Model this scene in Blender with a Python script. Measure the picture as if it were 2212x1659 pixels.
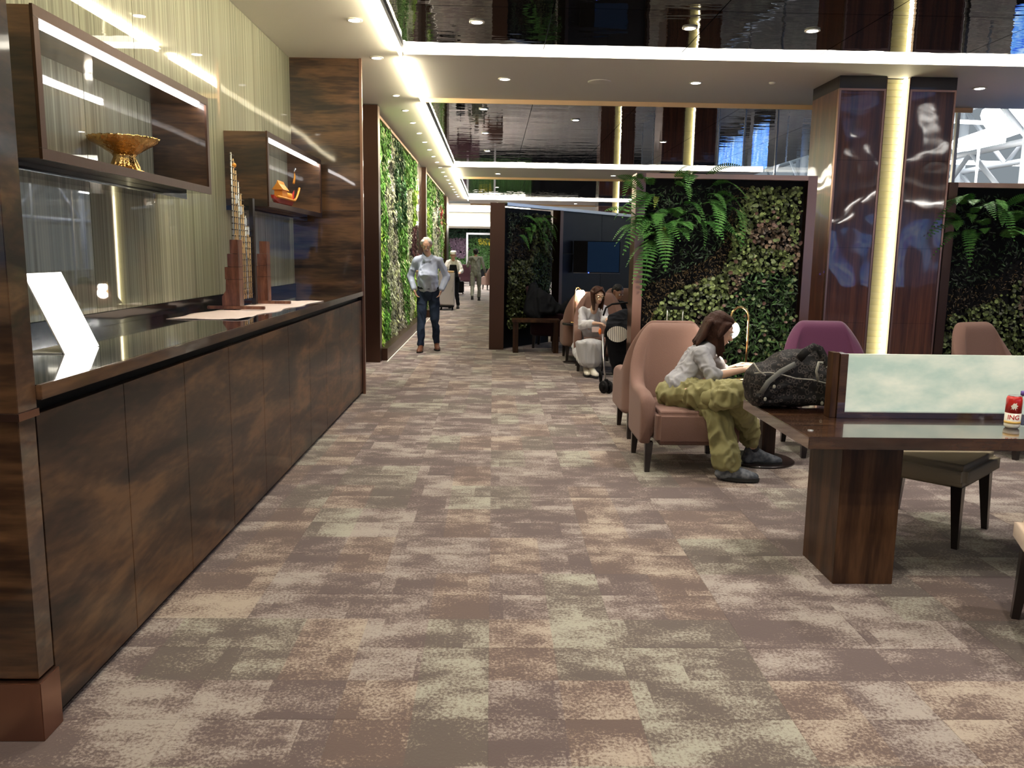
import bpy, bmesh, math, random
import numpy as np
from mathutils import Vector, Matrix, Euler, noise
random.seed(7); rng = np.random.default_rng(7)
D = bpy.data; S = bpy.context.scene; C = S.collection
for o in list(D.objects): D.objects.remove(o)
PI = math.pi; R = math.radians

# ------------------------------------------------------------ camera
FPX = 1790.0; CX, CY = 1106.0, 829.5; EYE = 1.5
RT = Vector((0.99958699, -0.02705, 0.0)); 
def cam_axes():
    c, s = math.cos(.0144), math.sin(.0144)
    vx, vy = 1065.0-CX, -(548.0-CY)
    d = Vector((vx*c-vy*s, vx*s+vy*c, FPX)).normalized()
    yaw = -math.asin(d.x); p = math.atan2(d.y, d.z)
    f = Vector((math.sin(yaw)*math.cos(p), math.cos(yaw)*math.cos(p), -math.sin(p)))
    r = Vector((math.cos(yaw), -math.sin(yaw), 0)); u = r.cross(f)
    return (c*r+s*u), (-s*r+c*u), f
RT, UP, FW = cam_axes()
cam = D.cameras.new('camera'); cam.sensor_width = 36; cam.lens = FPX*36/2212; cam.clip_end = 300
co = D.objects.new('camera', cam); C.objects.link(co); S.camera = co
co.matrix_world = Matrix(((RT.x, UP.x, -FW.x, 0), (RT.y, UP.y, -FW.y, 0), (RT.z, UP.z, -FW.z, EYE), (0, 0, 0, 1)))
def P(x, y, Y=None, Z=None, X=None):      # a measured spot of the photograph on a known real plane
    d = RT*((x-CX)/FPX)+UP*((CY-y)/FPX)+FW
    t = X/d.x if X is not None else Y/d.y if Y is not None else (Z-EYE)/d.z
    return Vector((0, 0, EYE))+d*t

# ------------------------------------------------------------ world, exposure
S.view_settings.view_transform = 'Standard'; S.view_settings.look = 'None'
S.view_settings.exposure = 0.7; S.view_settings.gamma = 1.0; S.view_settings.use_curve_mapping = False
w = D.worlds.new('world'); S.world = w; w.use_nodes = True
w.node_tree.nodes['Background'].inputs[0].default_value = (.26, .30, .33, 1)
w.node_tree.nodes['Background'].inputs[1].default_value = 0.6
LED = 6.0            # strength of the ceiling light strips
SPOT = 90.0          # watts of a downlight

# ------------------------------------------------------------ materials
def nodes(name):
    m = D.materials.new(name); m.use_nodes = True; nt = m.node_tree
    return m, nt, nt.nodes['Principled BSDF'], nt.links
def pbr(name, col, rough=.5, metal=0, coat=0, bump=None, emis=None, es=0, ior=1.5, alpha=1, trans=0, sheen=0, var=None, coatr=.03):
    m, nt, b, L = nodes(name)
    b.inputs['Base Color'].default_value = (*col, 1); b.inputs['Roughness'].default_value = rough
    b.inputs['Metallic'].default_value = metal; b.inputs['Coat Weight'].default_value = coat
    b.inputs['Coat Roughness'].default_value = coatr; b.inputs['IOR'].default_value = ior
    b.inputs['Transmission Weight'].default_value = trans; b.inputs['Sheen Weight'].default_value = sheen
    if rough >= .45 and sum(col) < .35 and not coat and not metal: b.inputs['Specular IOR Level'].default_value = .15
    if sheen: b.inputs['Sheen Roughness'].default_value = .4
    if emis: b.inputs['Emission Color'].default_value = (*emis, 1); b.inputs['Emission Strength'].default_value = es
    if bump or var:
        tc = nt.nodes.new('ShaderNodeTexCoord'); mp = nt.nodes.new('ShaderNodeMapping'); L.new(tc.outputs['Object'], mp.inputs[0])
        nz = nt.nodes.new('ShaderNodeTexNoise'); L.new(mp.outputs[0], nz.inputs['Vector'])
        sc, st, stretch = (bump or (6, 0, (1, 1, 1))); nz.inputs['Scale'].default_value = sc; mp.inputs['Scale'].default_value = stretch
        nz.inputs['Detail'].default_value = 3
        if bump and st:
            bp = nt.nodes.new('ShaderNodeBump'); bp.inputs['Strength'].default_value = st; bp.inputs['Distance'].default_value = .01
            L.new(nz.outputs[0], bp.inputs['Height']); L.new(bp.outputs[0], b.inputs['Normal'])
            if coat: L.new(bp.outputs[0], b.inputs['Coat Normal'])
        if var:
            rp = nt.nodes.new('ShaderNodeValToRGB'); n2 = nt.nodes.new('ShaderNodeTexNoise'); L.new(tc.outputs['Object'], n2.inputs['Vector'])
            n2.inputs['Scale'].default_value = var[0]; n2.inputs['Detail'].default_value = 4
            rp.color_ramp.elements[0].color = (*col, 1); rp.color_ramp.elements[1].color = (*var[1], 1)
            rp.color_ramp.elements[0].position = .38; rp.color_ramp.elements[1].position = .62
            L.new(n2.outputs[0], rp.inputs[0]); L.new(rp.outputs[0], b.inputs['Base Color'])
    return m
def emit(name, col, s):
    m, nt, b, L = nodes(name)
    b.inputs['Base Color'].default_value = (*[min(1, c) for c in col], 1)
    b.inputs['Emission Color'].default_value = (*col, 1); b.inputs['Emission Strength'].default_value = s
    return m
def wood(name, cols, stretch, scale=1.0, rough=.35, coat=1.0, wavy=.0, coatr=.04):
    m, nt, b, L = nodes(name); N = nt.nodes
    tc = N.new('ShaderNodeTexCoord'); mp = N.new('ShaderNodeMapping'); mp.inputs['Scale'].default_value = stretch
    L.new(tc.outputs['Object'], mp.inputs[0])
    n1 = N.new('ShaderNodeTexNoise'); n1.inputs['Scale'].default_value = scale; n1.inputs['Detail'].default_value = 6; n1.inputs['Distortion'].default_value = .8
    L.new(mp.outputs[0], n1.inputs['Vector'])
    n2 = N.new('ShaderNodeTexNoise'); n2.inputs['Scale'].default_value = scale*9; n2.inputs['Detail'].default_value = 4
    L.new(mp.outputs[0], n2.inputs['Vector'])
    mx = N.new('ShaderNodeMath'); mx.operation = 'MULTIPLY_ADD'; L.new(n2.outputs[0], mx.inputs[0]); mx.inputs[1].default_value = .28; L.new(n1.outputs[0], mx.inputs[2])
    rp = N.new('ShaderNodeValToRGB'); L.new(mx.outputs[0], rp.inputs[0]); e = rp.color_ramp.elements
    e[0].position = .48; e[0].color = (*cols[0], 1); e[1].position = .80; e[1].color = (*cols[2], 1)
    k = e.new(.62); k.color = (*cols[1], 1)
    L.new(rp.outputs[0], b.inputs['Base Color']); b.inputs['Roughness'].default_value = rough
    b.inputs['Coat Weight'].default_value = coat; b.inputs['Coat Roughness'].default_value = coatr
    if wavy:
        n3 = N.new('ShaderNodeTexNoise'); n3.inputs['Scale'].default_value = 1.5 if wavy < .5 else 1.15; n3.inputs['Detail'].default_value = 1.5
        L.new(tc.outputs['Object'], n3.inputs['Vector'])
        bp = N.new('ShaderNodeBump'); bp.inputs['Strength'].default_value = wavy; bp.inputs['Distance'].default_value = .05
        L.new(n3.outputs[0], bp.inputs['Height']); L.new(bp.outputs[0], b.inputs['Coat Normal'])
    return m
M = {}
M['walnut'] = wood('walnut_gloss', [(.012, .006, .004), (.055, .026, .012), (.17, .085, .036)], (1.5, .55, 3.4), 1.5, wavy=.1)
M['walnut_x'] = wood('walnut_gloss_cross', [(.010, .005, .003), (.050, .023, .011), (.16, .08, .035)], (.55, 1.5, 4.2), 1.5, wavy=.12)
M['counter_wood'] = wood('counter_walnut', [(.010, .005, .003), (.050, .024, .012), (.16, .080, .034)], (1.5, .6, 2.6), 1.9, rough=.4, coat=.25, coatr=.12); M['counter_wood'].node_tree.nodes['Principled BSDF'].inputs['Specular IOR Level'].default_value = .3
M['mahogany'] = wood('mahogany_gloss', [(.05, .014, .007), (.095, .028, .012), (.16, .052, .022)], (9, 3, .35), 2.0, wavy=.6)
M['table_wood'] = wood('table_wood', [(.018, .008, .004), (.05, .022, .011), (.10, .048, .022)], (.7, 3, 3), 2.2, rough=.25, coatr=.03)
M['leg_wood'] = wood('table_leg_wood', [(.018, .008, .005), (.04, .018, .009), (.085, .04, .018)], (5, 5, .5), 2.0, rough=.4, coat=.08, coatr=.1); M['leg_wood'].node_tree.nodes['Principled BSDF'].inputs['Specular IOR Level'].default_value = .2
M['stand_wood'] = wood('stand_wood', [(.07, .022, .012), (.14, .05, .028), (.24, .10, .055)], (6, 6, 1), 3, rough=.4, coat=.3)
M['black_wood'] = pbr('black_wood', (.012, .007, .006), .3, coat=.4)
M['copper'] = pbr('brushed_copper', (.36, .205, .15), .30, metal=1, bump=(40, .05, (1, 1, .1)))
M['copper_dark'] = pbr('dark_bronze', (.115, .066, .048), .34, metal=1, bump=(40, .05, (1, 1, .1)))
M['brass'] = pbr('polished_brass', (.83, .55, .24), .15, metal=1)
M['gold_trim'] = pbr('warm_copper_trim', (.95, .66, .38), .5, metal=0)
M['steel'] = pbr('steel', (.55, .55, .55), .3, metal=1)
M['stone'] = pbr('black_stone', (.008, .009, .011), .06, coat=1, var=(3, (.02, .022, .026)))
M['white_paint'] = pbr('white_paint', (.86, .84, .76), .6)
M['grey_paint'] = pbr('grey_ceiling_paint', (.68, .66, .63), .6)
M['black'] = pbr('black_matt', (.008, .008, .009), .6)
M['black_gloss'] = pbr('black_gloss', (.006, .006, .008), .12, coat=.25); M['booth_panel'] = pbr('booth_panel', (.010, .010, .012), .30, ior=1.25); M['copper_light'] = pbr('pale_copper', (.70, .44, .32), .35, metal=.6)
M['mirror'] = pbr('dark_mirror', (.010, .009, .009), .015, ior=1.75, bump=(1.6, .30, (.8, 2.4, 1)))
M['led'] = emit('led_white', (1, .93, .78), LED)
M['led_warm'] = emit('led_warm', (1, .88, .62), 26)
M['led_cool'] = emit('led_cool', (1, .95, .93), 9)
M['led_pillar'] = emit('led_pillar', (1, .92, .62), 7)
M['lamp_glow'] = emit('lamp_glow', (1, .93, .80), 14)
M['down_glow'] = emit('downlight_glow', (1, .95, .88), 22)
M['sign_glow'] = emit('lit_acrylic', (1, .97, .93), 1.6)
M['ribbed'] = pbr('cream_ribbed', (.62, .57, .34), .5)
M['white_cloth'] = pbr('white_cloth', (.72, .60, .57), .8)
M['pink'] = pbr('dusty_pink_fabric', (.19, .106, .082), .9, sheen=.06, bump=(220, .25, (1, 1, 1)))
M['purple'] = pbr('purple_velvet', (.105, .032, .072), .75, sheen=.4, bump=(220, .2, (1, 1, 1)))
M['dark_purple'] = pbr('dark_plum_fabric', (.035, .013, .017), .8, sheen=.1)
M['taupe'] = pbr('taupe_fabric', (.34, .28, .18), .9, sheen=.0, bump=(220, .2, (1, 1, 1)))
M['beige'] = pbr('beige_fabric', (.55, .42, .31), .85, sheen=.2, bump=(220, .2, (1, 1, 1)))
M['skin'] = pbr('skin', (.56, .32, .22), .5)
M['skin_fair'] = pbr('skin_fair', (.62, .40, .29), .5)
M['skin_dark'] = pbr('skin_tan', (.38, .20, .14), .5)
M['lips'] = pbr('lips', (.42, .12, .10), .4)
M['eye_white'] = pbr('eye_white', (.7, .68, .65), .3)
M['iris'] = pbr('iris', (.02, .012, .01), .2)
M['hair_brown'] = pbr('hair_brown', (.028, .012, .008), .5, bump=(26, .5, (6, 6, .6)), var=(9, (.055, .022, .013)))
M['hair_black'] = pbr('hair_black', (.010, .008, .008), .4, bump=(26, .8, (6, 6, .6)))
M['hair_white'] = pbr('hair_white', (.62, .58, .54), .6, bump=(26, .8, (6, 6, .6)))
M['grey_knit'] = pbr('grey_knit', (.29, .29, .31), .85, bump=(12, .5, (1, 1, 1)), var=(14, (.36, .36, .38)))
M['olive'] = pbr('olive_cotton', (.205, .188, .08), .85, bump=(9, .6, (1, 1, 1)), var=(7, (.26, .24, .105)))
M['shirt_blue'] = pbr('pale_blue_shirt', (.42, .47, .60), .75, bump=(10, .6, (1, 1, 1)))
M['denim'] = pbr('dark_denim', (.014, .022, .045), .8, bump=(12, .5, (1, 1, 1)), var=(5, (.035, .052, .09)))
M['shoe_brown'] = pbr('brown_leather', (.13, .05, .025), .4)
M['shoe_grey'] = pbr('grey_shoe', (.07, .08, .095), .6, var=(30, (.16, .17, .19)))
M['shoe_sole'] = pbr('shoe_sole', (.03, .03, .03), .7)
M['shoe_white'] = pbr('white_shoe', (.72, .68, .58), .6)
M['white_fabric'] = pbr('white_fabric', (.60, .60, .63), .8, bump=(10, .6, (1, 1, 1)))
M['white_fabric2'] = pbr('grey_white_skirt', (.44, .44, .45), .8, bump=(10, .6, (1, 1, 1)))
M['chef_white'] = pbr('chef_white', (.78, .77, .73), .8)
M['grey_cloth'] = pbr('grey_green_cloth', (.24, .25, .21), .85, bump=(10, .5, (1, 1, 1)))
M['black_cloth'] = pbr('black_cloth', (.008, .009, .012), .8, bump=(9, .7, (1, 1, 1)))
M['plastic_grey'] = pbr('grey_plastic', (.42, .38, .36), .5)
M['frost'] = None
M['can_red'] = pbr('can_red', (.62, .02, .015), .3, coat=.6)
M['can_white'] = pbr('can_white', (.85, .80, .68), .35, coat=.5)
M['can_gold'] = pbr('can_gold', (.80, .50, .12), .35, coat=.5)
M['clear'] = pbr('clear_plastic', (.9, .93, .95), .05, trans=.95, ior=1.3)
M['cap'] = pbr('purple_cap', (.16, .10, .42), .4)
M['gold_leaf'] = pbr('gold_leaf', (.72, .46, .17), .16, metal=1, bump=(45, .9, (1, 1, 1)))
M['gold_paint'] = pbr('gold_paint', (.85, .36, .05), .4, metal=.4)
M['red_paint'] = pbr('red_paint', (.42, .03, .02), .4)
M['bamboo'] = pbr('bamboo', (.50, .34, .17), .5)
M['white_metal'] = pbr('white_metal', (.7, .75, .8), .4)

def glasswall():
    m, nt, b, L = nodes('string_glass'); N = nt.nodes
    tc = N.new('ShaderNodeTexCoord'); mp = N.new('ShaderNodeMapping'); mp.inputs['Scale'].default_value = (1, 36, .15)
    L.new(tc.outputs['Object'], mp.inputs[0]); n = N.new('ShaderNodeTexNoise'); n.inputs['Scale'].default_value = 1.6; n.inputs['Detail'].default_value = 5
    L.new(mp.outputs[0], n.inputs['Vector']); rp = N.new('ShaderNodeValToRGB'); L.new(n.outputs[0], rp.inputs[0])
    e = rp.color_ramp.elements; e[0].position = .35; e[0].color = (.25, .26, .18, 1); e[1].position = .65; e[1].color = (.52, .53, .38, 1)
    L.new(rp.outputs[0], b.inputs['Base Color']); b.inputs['Roughness'].default_value = .6
    b.inputs['Coat Weight'].default_value = 1; b.inputs['Coat Roughness'].default_value = .015; b.inputs['Coat IOR'].default_value = 1.9
    return m
M['string_glass'] = glasswall()
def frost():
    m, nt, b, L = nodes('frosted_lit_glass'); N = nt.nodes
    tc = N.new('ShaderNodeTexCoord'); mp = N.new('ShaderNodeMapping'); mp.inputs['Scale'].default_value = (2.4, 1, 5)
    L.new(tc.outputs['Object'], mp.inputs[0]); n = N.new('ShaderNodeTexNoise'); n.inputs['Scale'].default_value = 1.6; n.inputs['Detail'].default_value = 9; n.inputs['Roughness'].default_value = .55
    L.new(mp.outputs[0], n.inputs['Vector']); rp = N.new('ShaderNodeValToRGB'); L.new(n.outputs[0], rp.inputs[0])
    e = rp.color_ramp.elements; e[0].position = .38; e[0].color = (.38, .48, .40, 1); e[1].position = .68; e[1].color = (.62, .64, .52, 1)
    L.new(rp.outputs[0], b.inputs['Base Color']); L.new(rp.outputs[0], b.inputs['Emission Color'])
    b.inputs['Emission Strength'].default_value = .36; b.inputs['Roughness'].default_value = .25  # light on the pane put into its colour as a faint glow
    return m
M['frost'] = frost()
def carpet():
    m, nt, b, L = nodes('carpet'); N = nt.nodes
    def math_(op, a, bb=None, c=None):
        n = N.new('ShaderNodeMath'); n.operation = op
        for i, v in enumerate((a, bb, c)):
            if v is None: continue
            if isinstance(v, (int, float)): n.inputs[i].default_value = v
            else: L.new(v, n.inputs[i])
        return n.outputs[0]
    g = N.new('ShaderNodeNewGeometry'); sp = N.new('ShaderNodeSeparateXYZ'); L.new(g.outputs['Position'], sp.inputs[0])
    X, Y = sp.outputs[0], sp.outputs[1]
    def cell(sx, sy, ox, oy, seed, stag=0):
        cy = math_('FLOOR', math_('DIVIDE', math_('ADD', Y, oy), sy))
        xo = math_('ADD', X, ox)
        if stag: xo = math_('ADD', xo, math_('MULTIPLY', math_('FRACT', math_('MULTIPLY', cy, .5)), stag*2))
        cx = math_('FLOOR', math_('DIVIDE', xo, sx))
        cb = N.new('ShaderNodeCombineXYZ'); L.new(cx, cb.inputs[0]); L.new(cy, cb.inputs[1]); cb.inputs[2].default_value = seed
        wn = N.new('ShaderNodeTexWhiteNoise'); L.new(cb.outputs[0], wn.inputs['Vector']); return wn
    w1 = cell(.5, .5, 0, 0, 1.3); w2 = cell(.33, .25, .1, .0, 7.7, .17); w3 = cell(.25, .5, .0, .25, 4.2)
    # world position shifted per block
    def shifted(wn, scale, st, det, seed):
        va = N.new('ShaderNodeVectorMath'); va.operation = 'MULTIPLY_ADD'; L.new(wn.outputs['Color'], va.inputs[0]); va.inputs[1].default_value = (9, 9, 9); L.new(g.outputs['Position'], va.inputs[2])
        mp = N.new('ShaderNodeMapping'); mp.inputs['Scale'].default_value = st; mp.inputs['Location'].default_value = (seed, seed, 0); L.new(va.outputs[0], mp.inputs[0])
        nz = N.new('ShaderNodeTexNoise'); nz.inputs['Scale'].default_value = scale; nz.inputs['Detail'].default_value = det; nz.inputs['Roughness'].default_value = .62; L.new(mp.outputs[0], nz.inputs['Vector'])
        return nz.outputs[0]
    big = shifted(w1, 3.2, (.9, 1.5, 1), 8, 0); mid = shifted(w2, 6, (.75, 1.3, 1), 7, 3)
    fine = N.new('ShaderNodeTexNoise'); fine.inputs['Scale'].default_value = 85; fine.inputs['Detail'].default_value = 3; fine.inputs['Roughness'].default_value = .7; L.new(g.outputs['Position'], fine.inputs['Vector'])
    f = math_('SUBTRACT', fine.outputs[0], .5)
    v = math_('ADD', math_('MULTIPLY_ADD', mid, .45, math_('MULTIPLY', big, .85)), math_('MULTIPLY', f, .75))
    v = math_('ADD', v, math_('MULTIPLY', math_('SUBTRACT', w2.outputs['Value'], .5), .13))
    rp = N.new('ShaderNodeValToRGB'); L.new(v, rp.inputs[0]); e = rp.color_ramp.elements
    e[0].position = .60; e[0].color = (.108, .081, .073, 1); e[1].position = .80; e[1].color = (.35, .322, .275, 1)
    k = e.new(.645); k.color = (.150, .113, .096, 1); k = e.new(.70); k.color = (.235, .20, .172, 1)
    # tint per block
    r2 = N.new('ShaderNodeValToRGB'); L.new(w3.outputs['Value'], r2.inputs[0]); r2.color_ramp.interpolation = 'CONSTANT'
    q = r2.color_ramp.elements; q[0].color = (.95, .90, .93, 1); q[1].position = .45; q[1].color = (1.08, .98, .92, 1); k = q.new(.75); k.color = (.96, 1.0, .95, 1)
    mm = N.new('ShaderNodeMix'); mm.data_type = 'RGBA'; mm.blend_type = 'MULTIPLY'; mm.inputs['Factor'].default_value = 1
    L.new(rp.outputs[0], mm.inputs['A']); L.new(r2.outputs[0], mm.inputs['B']); L.new(mm.outputs['Result'], b.inputs['Base Color'])
    b.inputs['Roughness'].default_value = .95; b.inputs['Sheen Weight'].default_value = .15
    bp = N.new('ShaderNodeBump'); bp.inputs['Strength'].default_value = .35; bp.inputs['Distance'].default_value = .004; L.new(fine.outputs[0], bp.inputs['Height']); L.new(bp.outputs[0], b.inputs['Normal'])
    return m
M['carpet'] = carpet()
def leafmat(name, rough=.45, sub=.0):
    m, nt, b, L = nodes(name); a = nt.nodes.new('ShaderNodeAttribute'); a.attribute_name = 'col'
    L.new(a.outputs['Color'], b.inputs['Base Color']); b.inputs['Roughness'].default_value = rough
    return m
M['leaf'] = leafmat('leaf')
M['leaf_green'] = pbr('fern_green', (.06, .19, .04), .45, var=(8, (.12, .28, .07)))
M['leaf_yellow'] = pbr('fern_yellow_green', (.26, .33, .06), .45)
M['leaf_round'] = pbr('round_leaf_pale', (.22, .27, .10), .4, var=(4, (.12, .18, .06)))
M['leaf_plum'] = pbr('round_leaf_plum', (.20, .11, .09), .45)
def screen():
    m, nt, b, L = nodes('blue_glow_panel'); N = nt.nodes
    tc = N.new('ShaderNodeTexCoord'); mp = N.new('ShaderNodeMapping'); mp.inputs['Scale'].default_value = (1, 1.2, 3); L.new(tc.outputs['Object'], mp.inputs[0])
    n = N.new('ShaderNodeTexNoise'); n.inputs['Scale'].default_value = 2.4; n.inputs['Detail'].default_value = 5; L.new(mp.outputs[0], n.inputs['Vector'])
    rp = N.new('ShaderNodeValToRGB'); L.new(n.outputs[0], rp.inputs[0]); e = rp.color_ramp.elements
    e[0].position = .35; e[0].color = (.03, .10, .75, 1); e[1].position = .7; e[1].color = (.75, .9, 1, 1); k = e.new(.5); k.color = (.15, .42, .95, 1)
    L.new(rp.outputs[0], b.inputs['Emission Color']); b.inputs['Emission Strength'].default_value = 1.5; b.inputs['Base Color'].default_value = (0, 0, 0, 1)
    return m
M['screen'] = screen()

# ------------------------------------------------------------ mesh helpers
def link(name, me, parent=None, mats=None):
    o = D.objects.new(name, me); C.objects.link(o)
    if parent is not None: o.parent = parent
    if mats and me is not None:
        for m in (mats if isinstance(mats, (list, tuple)) else [mats]): me.materials.append(M[m] if isinstance(m, str) else m)
    return o
def tag(o, label=None, cat=None, group=None, kind=None):
    if label: o['label'] = label
    if cat: o['category'] = cat
    if group: o['group'] = group
    if kind: o['kind'] = kind
    return o
def thing(name, label, cat, loc=(0, 0, 0), rz=0, group=None):
    o = D.objects.new(name, None); C.objects.link(o); o.location = loc; o.rotation_euler.z = rz; o.empty_display_size = .1
    return tag(o, label, cat, group)
def bm2(name, bm, mats, parent=None, smooth=False, bevel=0, seg=2):
    if bevel: bmesh.ops.bevel(bm, geom=[e for e in bm.edges], offset=bevel, segments=seg, affect='EDGES', clamp_overlap=True)
    bmesh.ops.recalc_face_normals(bm, faces=bm.faces)
    me = D.meshes.new(name); bm.to_mesh(me); bm.free()
    if smooth: me.polygons.foreach_set('use_smooth', [True]*len(me.polygons))
    o = link(name, me, parent, mats)
    if smooth and bevel: w_n = o.modifiers.new('wn', 'WEIGHTED_NORMAL'); w_n.keep_sharp = False
    return o
def abox(bm, x0, x1, y0, y1, z0, z1):
    v = [bm.verts.new((x, y, z)) for z in (z0, z1) for y in (y0, y1) for x in (x0, x1)]
    for f in ((0, 1, 3, 2), (4, 6, 7, 5), (0, 4, 5, 1), (2, 3, 7, 6), (0, 2, 6, 4), (1, 5, 7, 3)): bm.faces.new([v[i] for i in f])
def box(name, x0, x1, y0, y1, z0, z1, mat, parent=None, bevel=0, seg=2):
    bm = bmesh.new(); abox(bm, x0, x1, y0, y1, z0, z1); return bm2(name, bm, mat, parent, bevel=bevel, seg=seg)
def prism(name, pts, z0, z1, mat, parent=None, bevel=0, axis='Z'):
    bm = bmesh.new()
    def q(p, z): return (p[0], p[1], z) if axis == 'Z' else (p[0], z, p[1]) if axis == 'Y' else (z, p[0], p[1])
    a = [bm.verts.new(q(p, z0)) for p in pts]; b = [bm.verts.new(q(p, z1)) for p in pts]; n = len(pts)
    bm.faces.new(a[::-1]); bm.faces.new(b)
    for i in range(n): bm.faces.new((a[i], a[(i+1) % n], b[(i+1) % n], b[i]))
    return bm2(name, bm, mat, parent, bevel=bevel)
def tube_bm(bm, pts, rad, n=8, caps=True):
    pts = [Vector(p) for p in pts]; rings = []
    for i, p in enumerate(pts):
        t = (pts[min(i+1, len(pts)-1)]-pts[max(i-1, 0)]).normalized()
        a = t.cross(Vector((0, 0, 1)) if abs(t.z) < .95 else Vector((1, 0, 0))).normalized(); b = t.cross(a)
        if rings and (a-pa).length > (a+pa).length: a = -a; b = t.cross(a)
        pa = a
        r = rad[i] if isinstance(rad, (list, tuple)) else rad
        rings.append([bm.verts.new(p+a*math.cos(2*PI*k/n)*r+b*math.sin(2*PI*k/n)*r) for k in range(n)])
    for i in range(len(rings)-1):
        for k in range(n): bm.faces.new((rings[i][k], rings[i][(k+1) % n], rings[i+1][(k+1) % n], rings[i+1][k]))
    if caps: bm.faces.new(rings[0][::-1]); bm.faces.new(rings[-1])
def tube(name, pts, rad, mat, parent=None, n=10):
    bm = bmesh.new(); tube_bm(bm, pts, rad, n); return bm2(name, bm, mat, parent, smooth=True)
def lathe(name, prof, mat, parent=None, n=32, c=(0, 0, 0)):
    bm = bmesh.new(); rings = []
    for r, z in prof: rings.append([bm.verts.new((c[0]+r*math.cos(2*PI*k/n), c[1]+r*math.sin(2*PI*k/n), c[2]+z)) for k in range(n)])
    for i in range(len(rings)-1):
        for k in range(n): bm.faces.new((rings[i][k], rings[i][(k+1) % n], rings[i+1][(k+1) % n], rings[i+1][k]))
    bm.faces.new(rings[0][::-1]); bm.faces.new(rings[-1])
    return bm2(name, bm, mat, parent, smooth=True)
def sphere(name, c, r, mat, parent=None, sc=(1, 1, 1)):
    bm = bmesh.new(); bmesh.ops.create_uvsphere(bm, u_segments=24, v_segments=14, radius=r)
    for v in bm.verts: v.co = Vector((v.co.x*sc[0]+c[0], v.co.y*sc[1]+c[1], v.co.z*sc[2]+c[2]))
    return bm2(name, bm, mat, parent, smooth=True)
def dup(root, loc=None, rz=None, label=None, group=None):
    r = root.copy(); C.objects.link(r)
    if loc is not None: r.location = loc
    if rz is not None: r.rotation_euler.z = rz
    if label: r['label'] = label
    if group: r['group'] = group
    for ch in list(root.children):
        c = ch.copy(); C.objects.link(c); c.parent = r
        for g in list(ch.children):
            d = g.copy(); C.objects.link(d); d.parent = c
    return r

# ============================================================ SETTING
ORD0 = ['far one', 'middle one', 'near one']
CZ = 3.42; SX = -.90; GX = -2.07
# floor: carpet tiles, the nearest as pieces
floor = box('floor', -5.5, 24, -7, 62, -.08, -.0015, 'carpet'); tag(floor, kind='structure')
tb = bmesh.new(); abox(tb, -.2494, .2494, -.2494, .2494, -.0014, .004); bmesh.ops.bevel(tb, geom=[e for e in tb.edges if e.verts[0].co.z > .001 and e.verts[1].co.z > .001], offset=.001, segments=1, affect='EDGES')
tme = D.meshes.new('carpet_tile'); tb.to_mesh(tme); tb.free(); tme.materials.append(M['carpet'])
cand = []
for i in range(-11, 28):
    for j in range(-14, 124):
        x, y = .25+i*.5, .25+j*.5
        d = (Vector((x, y, 0))-Vector((0, 0, 1.5)))
        fz = d.dot(FW); vis = fz > .5 and abs(d.dot(RT)/fz) < .66 and abs(d.dot(UP)/fz) < .5 and x > -1.6
        cand.append((0 if vis else 1, d.length, x, y))
cand.sort(); rest = bmesh.new()
for k, (nv, dd, x, y) in enumerate(cand):
    if k < 300 and not nv:
        o = D.objects.new('carpet_tile', tme); C.objects.link(o); o.location = (x, y, -.004); o.parent = floor
    elif dd < 75: abox(rest, x-.2494, x+.2494, y-.2494, y+.2494, -.0014, 0)
o = bm2('carpet_tiles_beyond', rest, 'carpet', floor); tag(o, kind='stuff')

# left glass wall
wl = box('wall_left', GX-.12, GX-.012, -3, 11.4, 0, CZ, 'black'); tag(wl, kind='structure')
ys = [2.4-.645*k for k in range(7, -1, -1)]+[3.08, 3.74, 4.40, 5.04, 5.72, 6.36, 7.00, 7.70, 8.38, 9.1]
ys = sorted(ys)
for a, b_ in zip(ys[:-1], ys[1:]): box('glass_panel', GX-.012, GX, a+.003, b_-.003, 1.165, CZ-.003, 'string_glass', wl)
box('backsplash', GX-.012, GX+.012, -2, 9.0, 1.07, 1.163, 'black_gloss', wl)
# back of the room, behind the camera
wb = box('wall_back', -2.2, 10, -7.1, -7, 0, CZ, 'mahogany'); tag(wb, kind='structure')
for k, (a, b_) in enumerate(((1.0, 3.4), (5.2, 9.4))):
    sc_ = box('blue_glow_panel', a, b_, -6.98, -6.9, 1.2, 2.6, 'screen'); tag(sc_, 'added blue glowing panel on the unseen back wall for pillar reflections', 'screen', 'added glow panels on the back wall')  # added glowing panels, out of view, to give the pillar blue reflections
# ceilings
ce = box('ceiling', GX-.1, SX, -7, 31.7, CZ, CZ+.3, 'white_paint'); tag(ce, kind='structure')
box('slab', SX, 14, -7, 10.9, CZ+.5, CZ+.6, 'black', ce); box('slab', SX, 6.15, 10.9, 45, CZ+.5, CZ+.6, 'black', ce)
MZ = CZ+.058
beams = [(-2.6, 0.0), (8.55, 10.85), (19.2, 21.6), (30.6, 33.0)]
bx1 = 6.1
for k, (a, b_) in enumerate(beams):
    xe = 10 if k < 2 else bx1
    box('beam', SX, xe, a, b_, CZ, CZ+.4, 'grey_paint', ce)
    box('light_strip', SX+.0, xe, a-.012, a-.001, CZ+.003, MZ, 'led', ce)
    box('copper_trim', SX+.0, bx1, b_+.001, b_+.02, CZ-.055, CZ+.05, 'gold_trim', ce)
box('side_fascia', SX, SX+.006, -7, 31.7, CZ+.001, MZ, 'white_paint', ce)
# glowing lip of the soffit, with dark gaps where beams meet it
for a, b_ in ((-6.9, -2.7), (-2.5, 8.4), (8.7, 10.8), (11.2, 19.0), (19.4, 30.4)):
    box('edge_light', SX-.02, SX, a, b_, CZ-.055, CZ-.001, 'led_warm', ce)
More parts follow.
